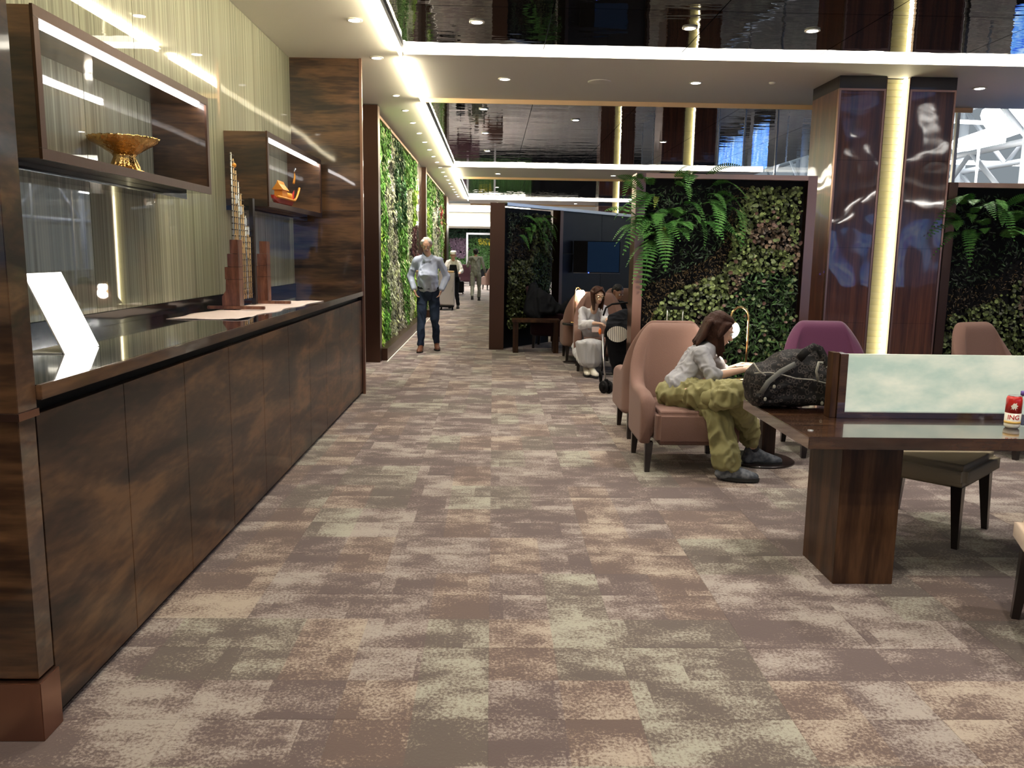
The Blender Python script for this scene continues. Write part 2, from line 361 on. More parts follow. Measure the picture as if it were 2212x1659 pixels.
# dark mirror panels between the beams
def mirrors(x0, x1, y0, y1, w_=1.42, l_=1.42):
    ny = max(1, round((y1-y0)/l_)); nx = max(1, round((x1-x0)/w_)); dx = (x1-x0)/nx; dy = (y1-y0)/ny
    for i in range(nx):
        for j in range(ny):
            box('mirror_panel', x0+i*dx+.004, x0+(i+1)*dx-.004, y0+j*dy+.004, y0+(j+1)*dy-.004, MZ, MZ+.02, 'mirror', ce)
mirrors(SX+.01, 10, .01, 8.53); mirrors(SX+.01, 10, -7, -2.62, 2.8, 2.2)
mirrors(SX+.01, bx1, 10.88, 19.18, 1.42, 2.7); mirrors(SX+.01, bx1, 21.63, 30.58, 1.75, 4.4)
# wall behind the right-hand side near the camera
wr = box('wall_right', 10, 10.1, -7, 10.8, 0, CZ+.5, 'mahogany'); tag(wr, kind='structure')
for k, (y0, y1, z0, z1) in enumerate(((-6.2, -4.3, .9, 1.9), (-3.3, -1.2, 1.0, 2.1))):
    t = thing('blue_glow_panel', ('added blue glowing panel on the unseen side wall for pillar reflections, far one', 'added blue glowing panel on the unseen side wall for pillar reflections, near one')[k], 'screen', (9.98, y0, z0), 0, 'added glow panels on the side wall'); box('display', -.05, 0, 0, y1-y0, 0, z1-z0, 'screen', t)  # added unseen panels, mirrored as blue patches in the glossy pillar
for k in range(3):
    y0 = -6.0+k*2.1; t = thing('reflection_tube', ('added slanted white glow tube behind the camera for pillar reflections, ')+ORD0[k], 'wall light', (9.98, y0, 2.7), 0, 'added slanted glow tubes on the side wall'); tube('glow_tube', [(-.08, 0, 0), (-.08, 1.3, .35)], .04, 'down_glow', t, 8); box('bracket', -.05, 0, .55, .7, .1, .25, 'white_metal', t)  # added unseen glow tubes, mirrored as white streaks in the glossy pillar
# far space
we = box('wall_end', -8, 8, 46, 46.2, 0, 5, 'black'); tag(we, kind='structure')
box('far_ceiling', -6, 6.1, 33.0, 46, CZ, CZ+.1, 'white_paint', ce)
for y_, z0, z1 in ((34.5, 3.32, 3.42), (36.8, 3.30, 3.40), (40.0, 2.78, 2.98)):
    box('light_strip', -3.5, 1.5, y_, y_+.05, z0, z1, 'led', ce)
box('bulkhead', -4, 4, 40.06, 44, 2.78, 3.4, 'white_paint', ce)
wf = box('wall_far_left', -3.6, -3.5, 31.7, 46, 0, CZ, 'white_paint'); tag(wf, kind='structure')

# ------------------------------------------------------------ lights
def spot(x, y, z, e, size=105, col=(1, .92, .83), tgt=None, r=.05):
    l = D.lights.new('downlight_bulb', 'SPOT'); l.energy = e; l.spot_size = R(size); l.spot_blend = .6; l.color = col; l.shadow_soft_size = r
    o = D.objects.new('downlight_bulb', l); C.objects.link(o); o.location = (x, y, z)
    if tgt: o.rotation_euler = (Vector(tgt)-Vector((x, y, z))).to_track_quat('-Z', 'Y').to_euler()
    return o
def downlight(x, y, z, label, group, e=SPOT, r=.055, lit=True, tgt=None, size=105, on=True):
    t = thing('downlight', label, 'ceiling light', (x, y, z), 0, group)
    lathe('trim_ring', [(r, -.001), (r*1.35, -.003), (r*1.35, -.010), (r, -.012), (r, -.001)], 'white_paint', t, 20)
    lathe('lens', [(r*.98, -.002), (r*.9, -.011), (r*.3, -.014)], 'down_glow', t, 20)
    if on:
        s = spot(x, y, z-.03, e, size, tgt=tgt); s.parent = t; s.location = (0, 0, -.03)
        if tgt: s.rotation_euler = (Vector(tgt)-Vector((x, y, z))).to_track_quat('-Z', 'Y').to_euler()
    return t
g1 = 'downlights along the white soffit'
ORD = ['first', 'second', 'third', 'fourth', 'fifth', 'sixth', 'seventh', 'eighth', 'ninth', 'tenth', 'eleventh', 'twelfth', 'thirteenth', 'fourteenth', 'fifteenth', 'sixteenth', 'seventeenth', 'eighteenth']
for i, y in enumerate([1.2, 3.2, 5.3, 7.35, 8.7]):
    downlight(-1.18, y, CZ, 'bright downlight in the white soffit above the bar, '+['fifth', 'fourth', 'third', 'second', 'first'][i]+' from the walnut pillar', 'downlights above the bar counter', 26, .05)
for i in range(18):
    y = 10.7+i*1.08
    downlight(-1.22, y, CZ, 'small round downlight in the white soffit, '+ORD[i]+' past the walnut pillar', g1, 150, .035, tgt=(-1.70, y+.2, 1.5), size=62, on=(i < 15))
for x, lab in ((.11, 'bright round downlight in the first white ceiling band, nearest the corridor'), (2.24, 'bright round downlight in the first white ceiling band, left of the tall pillar'), (5.45, 'bright round downlight in the first white ceiling band, right of the tall pillar')):
    downlight(x, 9.6, CZ, lab, 'downlights in the white ceiling bands', 80)
for x in (.1, 2.9): downlight(x, 20.6, CZ, 'bright round downlight in the second white ceiling band, '+('left one' if x < 1 else 'right one, near the copper frame'), 'downlights in the white ceiling bands', 50)
for x in (.15, 3.1): downlight(x, 32.0, CZ, 'small round downlight in the farthest white ceiling band, '+('left one' if x < 1 else 'right one'), 'downlights in the white ceiling bands', 50)
for x, y in ((.1, 1.9), (1.7, 2.2), (3.4, 2.6), (.2, 5.0), (1.9, 5.3), (3.6, 5.2), (5.6, 5.0), (-.16, 7.55), (1.70, 7.6), (2.78, 7.6), (5.9, 7.6), (-.15, 11.9), (-.15, 14.2), (-.13, 16.6), (1.2, 12.7), (2.95, 14.9), (.1, 25.5), (.1, 29.0), (-.3, 36), (-.3, 42)):
    own = {(-.16, 7.55): 'round downlight in the nearer mirrored ceiling over the corridor, just before the first glowing strip', (1.70, 7.6): 'left round downlight in the nearer mirrored ceiling just before the first glowing strip', (2.78, 7.6): 'round downlight in the nearer mirrored ceiling, between the fern wall and tall pillar', (5.9, 7.6): 'rightmost round downlight in the nearer mirrored ceiling before the glowing strip', (-.15, 11.9): 'nearest small downlight in the second mirrored ceiling over the corridor', (-.15, 14.2): 'middle small downlight in the second mirrored ceiling over the corridor', (-.13, 16.6): 'farthest small downlight in the second mirrored ceiling over the corridor', (1.2, 12.7): 'small downlight in the second mirrored ceiling, left one above the booth', (2.95, 14.9): 'small downlight in the second mirrored ceiling, right one above the booth'}.get((x, y))
    downlight(x, y, MZ if y < 30 else CZ, own or ('round downlight in the nearer dark mirrored ceiling, '+('over the corridor' if x < .5 else 'above the seats') if y < 10 else 'small round downlight in the second dark mirrored ceiling, '+('over the corridor' if x < .5 else 'above the booth')) if y < 30 else 'round downlight in the far white ceiling', ('downlights in the nearer mirrored ceiling' if y < 10 else 'downlights in the second mirrored ceiling')+(' over the corridor' if x < .5 else ' over the seats') if y < 30 else 'downlights in the far ceiling', (100 if y < 6 else 80 if y < 10 else 60 if x < .5 else 22) if y < 30 else 150, .05)
for x, y in ((1.2, -1.3), (4, -1.3), (-.4, -1.3)): downlight(x, y, CZ, 'round downlight in the white ceiling band over the entrance', 'downlights over the entrance', 90)
for px_, py_, z in ((1295, 176, CZ),):
    p = P(px_, py_, Z=z); sp = thing('ceiling_speaker', 'flat round grey speaker grille in the first white ceiling band', 'speaker', p)
    lathe('grille', [(.13, 0), (.13, -.006), (.12, -.010), (.02, -.011)], 'grey_paint', sp)
p = P(1668, 178, Z=CZ); sp = thing('smoke_detector', 'tiny white smoke detector in the first white ceiling band', 'detector', p)
lathe('housing', [(.035, 0), (.035, -.012), (.02, -.022), (.004, -.023)], 'white_paint', sp)

# ============================================================ LEFT SIDE
# near column at the frame's edge
pl = thing('pillar', 'glossy walnut corner pillar with a copper base at the left edge', 'pillar', (0, 0, 0))
box('shaft', GX, -1.375, 2.395, 2.485, .195, 1.0, 'walnut_x', pl, .002); box('shaft', GX, -1.368, 2.385, 2.487, 1.022, CZ, 'walnut_x', pl, .002)
box('copper_band', GX, -1.362, 2.378, 2.487, 1.0, 1.022, 'copper', pl)
box('plinth', GX, -1.36, 2.375, 2.488, 0, .19, 'copper', pl, .002)
# far wood pillar
pl = thing('pillar', 'tall glossy walnut pillar at the far end of the bar counter', 'pillar', (0, 0, 0))
box('shaft', GX, -1.37, 8.78, 8.98, 1.92, CZ, 'walnut_x', pl, .001); box('shaft', GX, -1.37, 8.78, 8.98, 0, 1.915, 'walnut_x', pl, .001)
box('metal_edge', -1.37, -1.345, 8.765, 8.80, 0, CZ, 'copper', pl); box('wall_return', GX, -1.82, 8.99, 11.34, 0, CZ-.002, 'walnut', pl)
# counter
bc = thing('bar_counter', 'long dark walnut bar counter with a black polished top along the left wall', 'counter', (0, 0, 0))
ys = [2.49, 3.09, 3.70, 4.33, 4.97, 5.60, 6.24, 6.86, 7.50, 8.14, 8.76]
for a, b_ in zip(ys[:-1], ys[1:]): box('front_panel', -1.41, -1.375, a+.002, b_-.002, .03, 1.0, 'counter_wood', bc, .001, 1)
box('toe_kick', -1.45, -1.40, 2.49, 8.77, 0, .035, 'black', bc); box('carcass', GX+.02, -1.415, 2.49, 8.76, .03, 1.04, 'black', bc)
box('countertop', GX+.013, -1.372, 2.487, 8.77, 1.045, 1.09, 'stone', bc, .002)
box('edge_band', -1.371, -1.352, 2.487, 8.77, 1.045, 1.091, 'walnut', bc, .003)
# niches
def niche(y0, y1, label):
    t = thing('display_niche', label, 'shelf', (0, 0, 0)); x0, x1, z0, z1 = GX+.001, -1.75, 1.84, 2.40
    w_ = .035
    box('side_panel', x0, x1, y0, y0+w_, z0, z1, 'walnut_x', t, .001); box('side_panel', x0, x1, y1-w_, y1, z0, z1, 'walnut_x', t, .001)
    box('top_panel', x0, x1, y0+w_, y1-w_, z1-w_, z1, 'walnut', t); box('shelf_board', x0, x1, y0+w_, y1-w_, z0, z0+w_, 'walnut', t)
    bm = bmesh.new(); f = .012
    for a in ((y0, y1, z1-w_-.003, z1+.004), (y0, y1, z0-.004, z0+w_+.003)): abox(bm, x1, x1+f, a[0], a[1], a[2], a[3])
    for a in ((y0, y0+w_+.004), (y1-w_-.004, y1)): abox(bm, x1, x1+f, a[0], a[1], z0+w_+.004, z1-w_-.004)
    bm2('face_frame', bm, 'copper_dark', t)
    box('light_strip', x1-.045, x1-.025, y0+w_+.01, y1-w_-.01, z1-w_-.018, z1-w_-.002, 'led_cool', t)
    box('under_shelf', x0, x1-.14, y0, y1, z0-.035, z0-.001, 'black_gloss', t)
niche(3.33, 5.27, 'long lit walnut display box holding the gold bowl')
niche(6.60, 8.62, 'lit walnut display box holding the small gold boat')
# gold pedestal bowl
bw = thing('pedestal_bowl', 'ornate gold pedestal bowl with a scalloped rim in the nearer display box', 'bowl', (-1.893, 4.42, 1.876))
def scallop(name, prof, mat, parent, n=96, lobes=24, amp=.02):
    bm = bmesh.new(); rings = []
    for r, z, a in prof: rings.append([bm.verts.new(((r+a*amp*math.cos(lobes*2*PI*k/n))*math.cos(2*PI*k/n), (r+a*amp*math.cos(lobes*2*PI*k/n))*math.sin(2*PI*k/n), z+a*amp*.6*math.cos(lobes*2*PI*k/n))) for k in range(n)])
    for i in range(len(rings)-1):
        for k in range(n): bm.faces.new((rings[i][k], rings[i][(k+1) % n], rings[i+1][(k+1) % n], rings[i+1][k]))
    bm.faces.new(rings[0][::-1]); bm.faces.new(rings[-1]); return bm2(name, bm, mat, parent, smooth=True)
k_ = .170
scallop('bowl', [(.06, .10, 0), (.085, .115, .2), (.115, .135, .4), (k_-.008, .16, .7), (k_, .175, 1), (k_+.002, .181, 1), (k_-.006, .176, 1), (.10, .15, .3), (.04, .13, 0)], 'gold_leaf', bw, amp=.0025)
scallop('foot', [(.095, 0, .6), (.097, .012, .6), (.078, .022, .3), (.066, .05, .3), (.052, .085, .2), (.06, .10, 0)], 'gold_leaf', bw, amp=.005, lobes=16)
# boat
bt = thing('model_boat', 'small gold and red royal barge model in the farther display box', 'model boat', (-1.88, 7.65, 1.876), 0)
bm = bmesh.new(); rings = []
for i in range(21):
    u = i/20; y = -.40+.80*u; z = .05+.9*max(0, u-.72)**1.6*1.1+.25*max(0, .12-u); wd = .045*math.sin(PI*min(1, max(.03, u)))**.5*(1 if u < .8 else (1-(u-.8)*3.5)); hd = .04*(1 if .1 < u < .8 else .6)
    rings.append([bm.verts.new((a*wd, y, z+b_*hd)) for a, b_ in ((-1, .6), (-.7, -.4), (0, -.8), (.7, -.4), (1, .6), (0, .5))])
for i in range(20):
    for k in range(6): bm.faces.new((rings[i][k], rings[i][(k+1) % 6], rings[i+1][(k+1) % 6], rings[i+1][k]))
bm.faces.new(rings[0][::-1]); bm.faces.new(rings[-1]); bm2('hull', bm, 'red_paint', bt)
bm = bmesh.new(); tube_bm(bm, [(0.048*s, y, .078+.9*max(0, (y+.4)/.8-.72)**1.6*1.1) for s in (1,) for y in [-.4+.8*i/14 for i in range(15)]], .011, 6); tube_bm(bm, [(0, .38, .25), (0, .43, .31), (0, .42, .36)], [.012, .01, .003], 6); bm2('gilded_rail', bm, 'gold_paint', bt, smooth=True)
box('cabin', -.035, .035, -.20, -.02, .07, .15, 'gold_paint', bt, .003)
prism('cabin_roof', [(-.05, .15), (.05, .15), (.012, .20), (0, .23), (-.012, .20)], -.22, 0, 'gold_paint', bt, axis='Y')
for k in range(6): tube('oar_figure', [(.0, .05+k*.045, .08), (.0, .05+k*.045, .13), (0, .05+k*.045, .15)], [.010, .012, .004], 'gold_paint', bt, 6)
for s in (-.2, .15): tube('stand', [(0, s, 0), (0, s, .04)], [.02, .01], 'brass', bt, 8)
tube('bow_streamer', [(.0, .42, .36), (0, .45, .39), (.0, .49, .385)], [.006, .01, .003], 'steel', bt, 6)
# white cloth under the instrument
bm = bmesh.new(); nx, ny = 12, 30; g = []
for j in range(ny+1):
    for i in range(nx+1):
        y = 4.95+1.95*j/ny; x = -1.93+.42*i/nx+.10*(j/ny)+.02*math.sin(j*.7)
        z = 1.0925+.004*abs(noise.noise((x*9, y*5, 0)))+(0.012*max(0, noise.noise((x*5, y*4, 3))) if (j < 3 or j > ny-3) else 0)
        g.append(bm.verts.new((x, y, z)))
for j in range(ny):
    for i in range(nx): a = j*(nx+1)+i; bm.faces.new((g[a], g[a+1], g[a+nx+2], g[a+nx+1]))
o = bm2('table_runner', bm, 'white_cloth', smooth=True); md = o.modifiers.new('s', 'SOLIDIFY'); md.thickness = .0025
tag(o, 'off white cloth runner on the black countertop under the wooden instrument', 'cloth')
# bamboo rattle instrument
an = thing('bamboo_instrument', 'tall bamboo tube rattle instrument on stepped brown wooden supports on the counter', 'instrument', (-1.78, 5.75, 1.099))
def stepped(y, h, flip=1):
    for k, (w_, z0, z1) in enumerate(((.12, .0, .20), (.095, .20, .285), (.075, .285, .375), (.055, .375, .47))):
        z0, z1 = z0*h, z1*h
        if k == 0: prism('support_block', [(-.075, 0), (.045, 0), (.045, z1), (-.045, z1), (-.048, z1*.62), (-.075, z1*.42)], y, y+.10, 'stand_wood', an, axis='Y')
        else: box('support_block', .045-w_, .045, y, y+.10, z0+.001, z1, 'stand_wood', an, .002)
stepped(0.0, 1.0); stepped(.72, 1.0)
box('foot_bar', -.17, .22, -.03, .0, 0.0, .022, 'stand_wood', an, .003); box('foot_bar', -.12, .24, .62, .65, 0.0, .022, 'stand_wood', an, .003)
box('post', -.03, .0, .55, .60, 0, .78, 'black_wood', an)
for k in range(24):
    z = .08+k*.042; yr = .12+.40*min(1, max(.12, (1.08-z)/.55))
    tube('rod', [(-.02, .10, z), (-.02, yr+.03, z)], .0045, 'black_wood', an, 5)
for k in range(9):
    y = .13+k*.048; zt = 1.06-max(0, k-.5)*.075
    tube('bamboo_tube', [(-.02, y, .05), (-.02, y, zt)], .0055, 'bamboo' if k % 3 else 'steel', an, 6)
for k in range(9):
    y = .14+(k*.13 % .36); z = .16+(k*.37 % .75)*(1-y*1.1)
    box('resonator', -.035, -.012, y, y+.03, z, z+.06, 'bamboo' if k % 2 else 'white_metal', an, .004)
sphere('round_bead', (-.02, .19, .98), .018, 'gold_paint', an)
# lit sign
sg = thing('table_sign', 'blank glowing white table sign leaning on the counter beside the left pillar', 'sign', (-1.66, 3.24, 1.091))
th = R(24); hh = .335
def slab(name, y0, y1, t0, t1, h0, h1, mat, parent):
    bm = bmesh.new(); d = Vector((-math.sin(th), 0, math.cos(th))); nrm = Vector((math.cos(th), 0, math.sin(th)))
    vs = [bm.verts.new(d*h+nrm*t+Vector((0, y, 0))) for h in (h0, h1) for y in (y0, y1) for t in (t0, t1)]
    for f in ((0, 1, 3, 2), (4, 6, 7, 5), (0, 4, 5, 1), (2, 3, 7, 6), (0, 2, 6, 4), (1, 5, 7, 3)): bm.faces.new([vs[i] for i in f])
    bm2(name, bm, mat, parent)
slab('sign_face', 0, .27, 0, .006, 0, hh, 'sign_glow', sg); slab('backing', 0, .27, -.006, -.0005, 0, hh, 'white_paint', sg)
box('foot', -.16, -.012, 0, .27, 0, .004, 'white_paint', sg)

# ============================================================ LIVING WALLS
def leaf_mesh(name, cent, normals, sizes, cols, kind='diamond', droop=None, parent=None, mat='leaf'):
    """many small leaves joined; kind round: cupped hexagon, diamond: folded blade"""
    n = len(cent); nr = normals/np.linalg.norm(normals, axis=1)[:, None]
    a = rng.normal(size=(n, 3)) if droop is None else droop+rng.normal(size=(n, 3))*.35
    t = a-(a*nr).sum(1)[:, None]*nr; t /= np.linalg.norm(t, axis=1)[:, None]; b = np.cross(nr, t)
    if kind == 'round':
        ang = np.arange(6)*PI/3; loc = np.stack([np.cos(ang), np.sin(ang), np.full(6, .22)], 1); loc = np.vstack([[0, 0, 0], loc])
        faces = [(0, i+1, (i+1) % 6+1) for i in range(6)]
    else:
        loc = np.array([[-1, 0, 0], [.0, .32, .16], [1.2, 0, -.25], [.0, -.32, .16], [.1, 0, 0]], float); faces = [(0, 4, 1), (4, 2, 1), (0, 3, 4), (4, 3, 2)]
    k = len(loc); V = cent[:, None, :]+sizes[:, None, None]*(loc[None, :, 0:1]*t[:, None, :]+loc[None, :, 1:2]*b[:, None, :]+loc[None, :, 2:3]*nr[:, None, :])
    Fc = (np.array(faces)[None]+(np.arange(n)*k)[:, None, None]).reshape(-1, 3)
    me = D.meshes.new(name); me.vertices.add(n*k); me.vertices.foreach_set('co', V.reshape(-1)); nf = len(Fc)
    me.loops.add(nf*3); me.loops.foreach_set('vertex_index', Fc.reshape(-1).astype(np.int32)); me.polygons.add(nf)
    me.polygons.foreach_set('loop_start', np.arange(nf, dtype=np.int32)*3); me.update(); 
    ca = me.color_attributes.new('col', 'FLOAT_COLOR', 'POINT'); cc = np.ones((n*k, 4)); cc[:, :3] = np.repeat(cols, k, axis=0); ca.data.foreach_set('color', cc.reshape(-1))
    me.validate(); o = link(name, me, parent, mat); tag(o, kind='stuff'); return o
def nz(x, y, s=0): return noise.noise((x, y, s))
# long lit walls by the corridor (plane X = -1.60, facing +X)
PAL = {'lime': (.30, .50, .06), 'green': (.12, .30, .05), 'silver': (.50, .54, .38), 'grey': (.42, .42, .34), 'dark': (.03, .09, .025), 'plum': (.09, .035, .035), 'red': (.45, .06, .06), 'pale': (.55, .62, .30)}
def side_wall(y0, y1, z0, z1, n, label, post, seed):
    t = thing('living_wall', label, 'plant wall', (0, 0, 0))
    box('back_panel', -1.80, -1.66, y0+.22, y1, z0, z1, 'black', t)
    box('end_post', -1.80, -1.535, y0, y0+.20, 0, CZ-.01, post, t, .002)
    box('ledge', -1.80, -1.46, y0+.2, y1, 0, z0, 'copper_dark', t, .002)
    box('top_trim', -1.70, -1.56, y0+.2, y1, z1, z1+.04, 'copper', t)
    q = rng.random((n, 2)); Y = y0+.24+q[:, 0]*(y1-y0-.26); Z = z0+q[:, 1]*(z1-z0)
    wv = np.array([nz(a*.25, b*.55, seed) for a, b in zip(Y, Z)]); band = (Y*1.05+wv*1.6+.25*Z+seed) % 6.0
    order = ['silver', 'lime', 'green', 'silver', 'grey', 'green', ]
    names = {'silver': 'silver_foliage', 'lime': 'lime_fern', 'green': 'green_foliage', 'grey': 'grey_foliage', 'dark': 'dark_foliage', 'plum': 'plum_foliage', 'red': 'red_foliage', 'pale': 'pale_grass'}
    sp = np.array([order[int(b_)] for b_ in band], dtype=object)
    hi = (Z-z0)/(z1-z0)+.15*wv
    r_ = rng.random(n)
    sp[(hi > .80) & (sp != 'grey')] = 'green'; sp[(hi > .62) & (band > 4.6)] = 'dark'
    sp[(r_ < .10)] = 'pale'
    m2 = np.array([nz(a*.6, b*.9, seed+9) for a, b in zip(Y, Z)]); sp[(m2 > .38) & (hi < .75)] = 'plum'; sp[(m2 < -.50) & (hi > .62) & (hi < .85)] = 'red'
    cl = np.array([nz(a*3.1, b*3.1, seed+5) for a, b in zip(Y, Z)])
    Xp = -1.66+rng.random(n)*.05+.09*np.clip(cl+.35, 0, 1)
    for s in set(sp):
        k = np.where(sp == s)[0]; m = len(k)
        nr = np.stack([np.full(m, 1.), rng.normal(size=m)*.7, rng.normal(size=m)*.6+.3], 1)
        col = np.array(PAL[s])[None]*(.55+.9*rng.random((m, 1)))*(.75+.5*np.clip(cl[k]+.5, 0, 1))[:, None]
        leaf_mesh(names[s], np.stack([Xp[k], Y[k], Z[k]], 1), nr, (.026 if s in ('silver', 'grey', 'plum') else .038)*(.6+.8*rng.random(m)), col, 'diamond', np.array([[.5, 0, -1.]]), t)
side_wall(11.35, 17.6, .17, 3.30, 26000, 'brightly lit wall of green and silver plants beside the walking old man', 'copper_dark', 1)
side_wall(19.3, 27.0, .17, 3.32, 15000, 'second lit plant wall farther down the corridor past the bronze post', 'copper_dark', 3)
pl = thing('pillar', 'dark bronze pillar closing the far end of the lit plant walls', 'pillar', (0, 0, 0)); box('shaft', -1.85, -1.58, 28.6, 29.9, 0, CZ-.02, 'copper_dark', pl, .003); box('shaft_collar', -1.87, -1.56, 28.58, 29.92, 2.45, 2.49, 'copper', pl)
box('infill_panel', -1.85, -1.62, 17.65, 19.28, 0, CZ-.02, 'walnut', pl)
wm = box('wall_mid_left', -2.1, -1.86, 11.4, 31.7, 0, CZ, 'black'); tag(wm, kind='structure')
tr = box('trim_1', -1.450, -1.438, 11.4, 30, .0, .012, 'white_paint'); tag(tr, kind='structure')

# frond meshes
def frond_bm(L=.42, n=20, w=.075, sag=.5):
    bm = bmesh.new(); pts = []
    for i in range(n+1):
        u = i/n; pts.append(Vector((0, L*u*(1-.18*sag*u), -sag*L*u*u*.75+.10*L*math.sin(PI*u))))
    tube_bm(bm, pts, [.003*(1-.7*i/n) for i in range(n+1)], 4)
    for i in range(2, n+1):
        u = i/n; p = pts[i]; tdir = (pts[i]-pts[i-1]).normalized(); wl_ = w*math.sin(PI*min(1, .12+u*.86))**.8
        for s in (-1, 1):
            sd = Vector((s, .25, -.12)).normalized(); tip = p+sd*wl_; hw = tdir*L/n*.46
            v = [bm.verts.new(q) for q in (p-hw*.6, p+sd*wl_*.5-hw+Vector((0, 0, .004)), tip, p+sd*wl_*.5+hw+Vector((0, 0, .004)), p+hw*.6)]
            bm.faces.new(v if s > 0 else v[::-1])
    return bm
def mesh_of(bm, name, mat):
    me = D.meshes.new(name); bm.to_mesh(me); bm.free(); me.materials.append(M[mat]); return me
FR = [mesh_of(frond_bm(.40, 20, .095, s), 'fern_frond', 'leaf_green') for s in (.3, .9, 1.5)]
FRY = mesh_of(frond_bm(.24, 14, .045, 1.2), 'fern_frond', 'leaf_yellow')
rb = bmesh.new()
for i in range(7): rb.verts.new((0, 0, 0) if i == 0 else (math.cos(i*PI/3), math.sin(i*PI/3)*.9, .2))
rb.verts.ensure_lookup_table()
for i in range(6): rb.faces.new((rb.verts[0], rb.verts[i+1], rb.verts[(i+1) % 6+1]))
RL = mesh_of(rb, 'leaf', 'leaf_round')
rl2 = RL.copy(); rl2.materials[0] = M['leaf_plum']
def frond(root, x, y, z, rz, tilt, sc, me=None):
    o = D.objects.new('fern_frond', me or random.choice(FR)); C.objects.link(o); o.parent = root; o.location = (x, y, z)
    o.rotation_euler = Euler((tilt, random.uniform(-.4, .4), rz)); o.scale = (sc,)*3; return o
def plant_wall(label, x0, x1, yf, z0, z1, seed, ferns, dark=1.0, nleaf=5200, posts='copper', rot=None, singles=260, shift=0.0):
    """faces -Y locally; frame x0..x1, face at yf"""
    t = thing('living_wall', label, 'plant wall', (0, 0, 0))
    L = x1-x0; th_ = .28; pw = .10
    if rot: t.location = rot[0]; t.rotation_euler.z = rot[1]
    if posts:
        box('frame_post', x0, x0+pw, yf, yf+th_, 0, z1, posts, t, .002); box('frame_post', x1-pw, x1, yf, yf+th_, 0, z1, posts, t, .002)
        box('frame_rail', x0+pw, x1-pw, yf, yf+th_, z1-.05, z1, 'copper_light', t, .002)
    box('back_panel', x0+pw, x1-pw, yf+.10, yf+th_-.01, 0, z1-.05, 'black', t)
    bx0, bx1_ = x0+pw+.02, x1-pw-.05; n = nleaf
    q = rng.random((n, 2)); X = bx0+q[:, 0]*(bx1_-bx0); Z = z0+q[:, 1]*(z1-.12-z0)
    u = (X-bx0)/(bx1_-bx0); v = (Z-z0)/(z1-z0)
    wv = np.array([nz(a*1.6, b*1.6, seed) for a, b in zip(X, Z)]); cl = np.array([nz(a*6, b*6, seed+4) for a, b in zip(X, Z)])
    fz_ = v-.45-.5*u-2*np.maximum(0, u-.5)+wv*.22+shift; moss = (fz_ > -.17) & (fz_ < 0) & (u < .85); fern_z = (fz_ >= 0) & (u < .85)
    keep = ~(fern_z & (rng.random(n) < .45)); right = (~moss) & (~fern_z)
    low = right & (v < .30+.25*u+.2*wv) & (u > .45)
    plum = right & (~low) & (np.array([nz(a*2.2, b*2.2, seed+8) for a, b in zip(X, Z)]) > .12) & (u > .35)
    rnd = right & ~low & ~plum
    Yp = yf+.09-rng.random(n)*.05-.06*np.clip(cl+.3, 0, 1)
    def mk(nm, m, base, size, kind):
        k = np.where(m & keep)[0]; c = len(k)
        if c < 3: return
        nr = np.stack([rng.normal(size=c)*.6, np.full(c, -1.), rng.normal(size=c)*.5+.35], 1)
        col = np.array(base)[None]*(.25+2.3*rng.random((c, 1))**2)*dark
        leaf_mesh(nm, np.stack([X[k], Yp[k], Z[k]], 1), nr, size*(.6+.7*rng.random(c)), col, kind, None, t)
    mk('moss_foliage', moss, (.085, .055, .018), .018, 'diamond'); mk('dark_foliage', fern_z, (.03, .07, .025), .026, 'diamond')
    mk('round_foliage', rnd, (.17, .22, .075), .020, 'round'); mk('plum_foliage', plum, (.17, .12, .08), .019, 'round'); mk('pointed_foliage', low, (.055, .12, .035), .034, 'diamond')
    # single leaves one can pick out
    k = 0
    while k < singles:
        uu, vv = random.random(), random.random()
        if vv-.45-.5*uu-2*max(0, uu-.5) > -.18: continue
        o = D.objects.new('leaf', RL if random.random() < .72 or uu < .4 else rl2); C.objects.link(o); o.parent = t
        o.location = (bx0+uu*(bx1_-bx0), yf-.035-random.random()*.03, z0+vv*(z1-.14-z0)); s = random.uniform(.017, .027); o.scale = (s,)*3
        o.rotation_euler = (R(90)+random.gauss(-.35, .4), random.gauss(0, .4), random.gauss(0, .5)); k += 1
    for (fx, fz, rz, tl, sc, yl) in ferns: frond(t, fx, yf+.02, fz, rz, tl, sc, FRY if yl else None)
    return t
def fern_set(cx, cz, w_, h_, n, sc=1.0, yellow=3):
    r = []
    for k in range(n):
        a = random.uniform(-1, 1); b = random.uniform(-1, 1)
        x = cx+a*w_*.5; z = cz+b*h_*.5
        rz = PI+(a*1.1+random.uniform(-.5, .5)); r.append((x, z, rz, random.uniform(-.2, .7), sc*random.uniform(.7, 1.15), k < yellow))
    return r
fw = P(1370, 370, Y=8.9); 
ferns = fern_set(1.95, 2.02, .85, .62, 46, .95, 4)+[(1.74, 1.90, PI-1.1, .5, .9, 0), (1.76, 1.98, PI-1.2, .6, .9, 0), (1.75, 1.84, PI-.8, .2, .9, 0), (1.74, 1.60, PI-1.15, .5, .9, 0), (1.72, 1.54, PI-.9, .2, .85, 0), (1.72, 1.66, PI-.4, -.2, 1.15, 0), (1.80, 1.78, PI-.1, -.3, 1.2, 0), (2.5, 2.0, PI+.6, 0, 1., 0), (2.05, 2.26, PI-.2, .8, 1., 0), (2.3, 2.05, PI+.3, -.2, 1.1, 0)]
plant_wall('copper-framed plant wall with big ferns at upper left, behind the seated woman', 1.50, 3.42, 8.9, .12, 2.36, 2, ferns, 1.0, 6800, 'copper')
ferns = fern_set(5.55, 1.95, .9, .5, 34, 1.0, 0)
plant_wall('darker plant wall with hanging ferns right of the tall pillar', 4.97, 7.6, 9.16, .12, 2.34, 6, ferns, .75, 6500, 'copper_dark', singles=120)
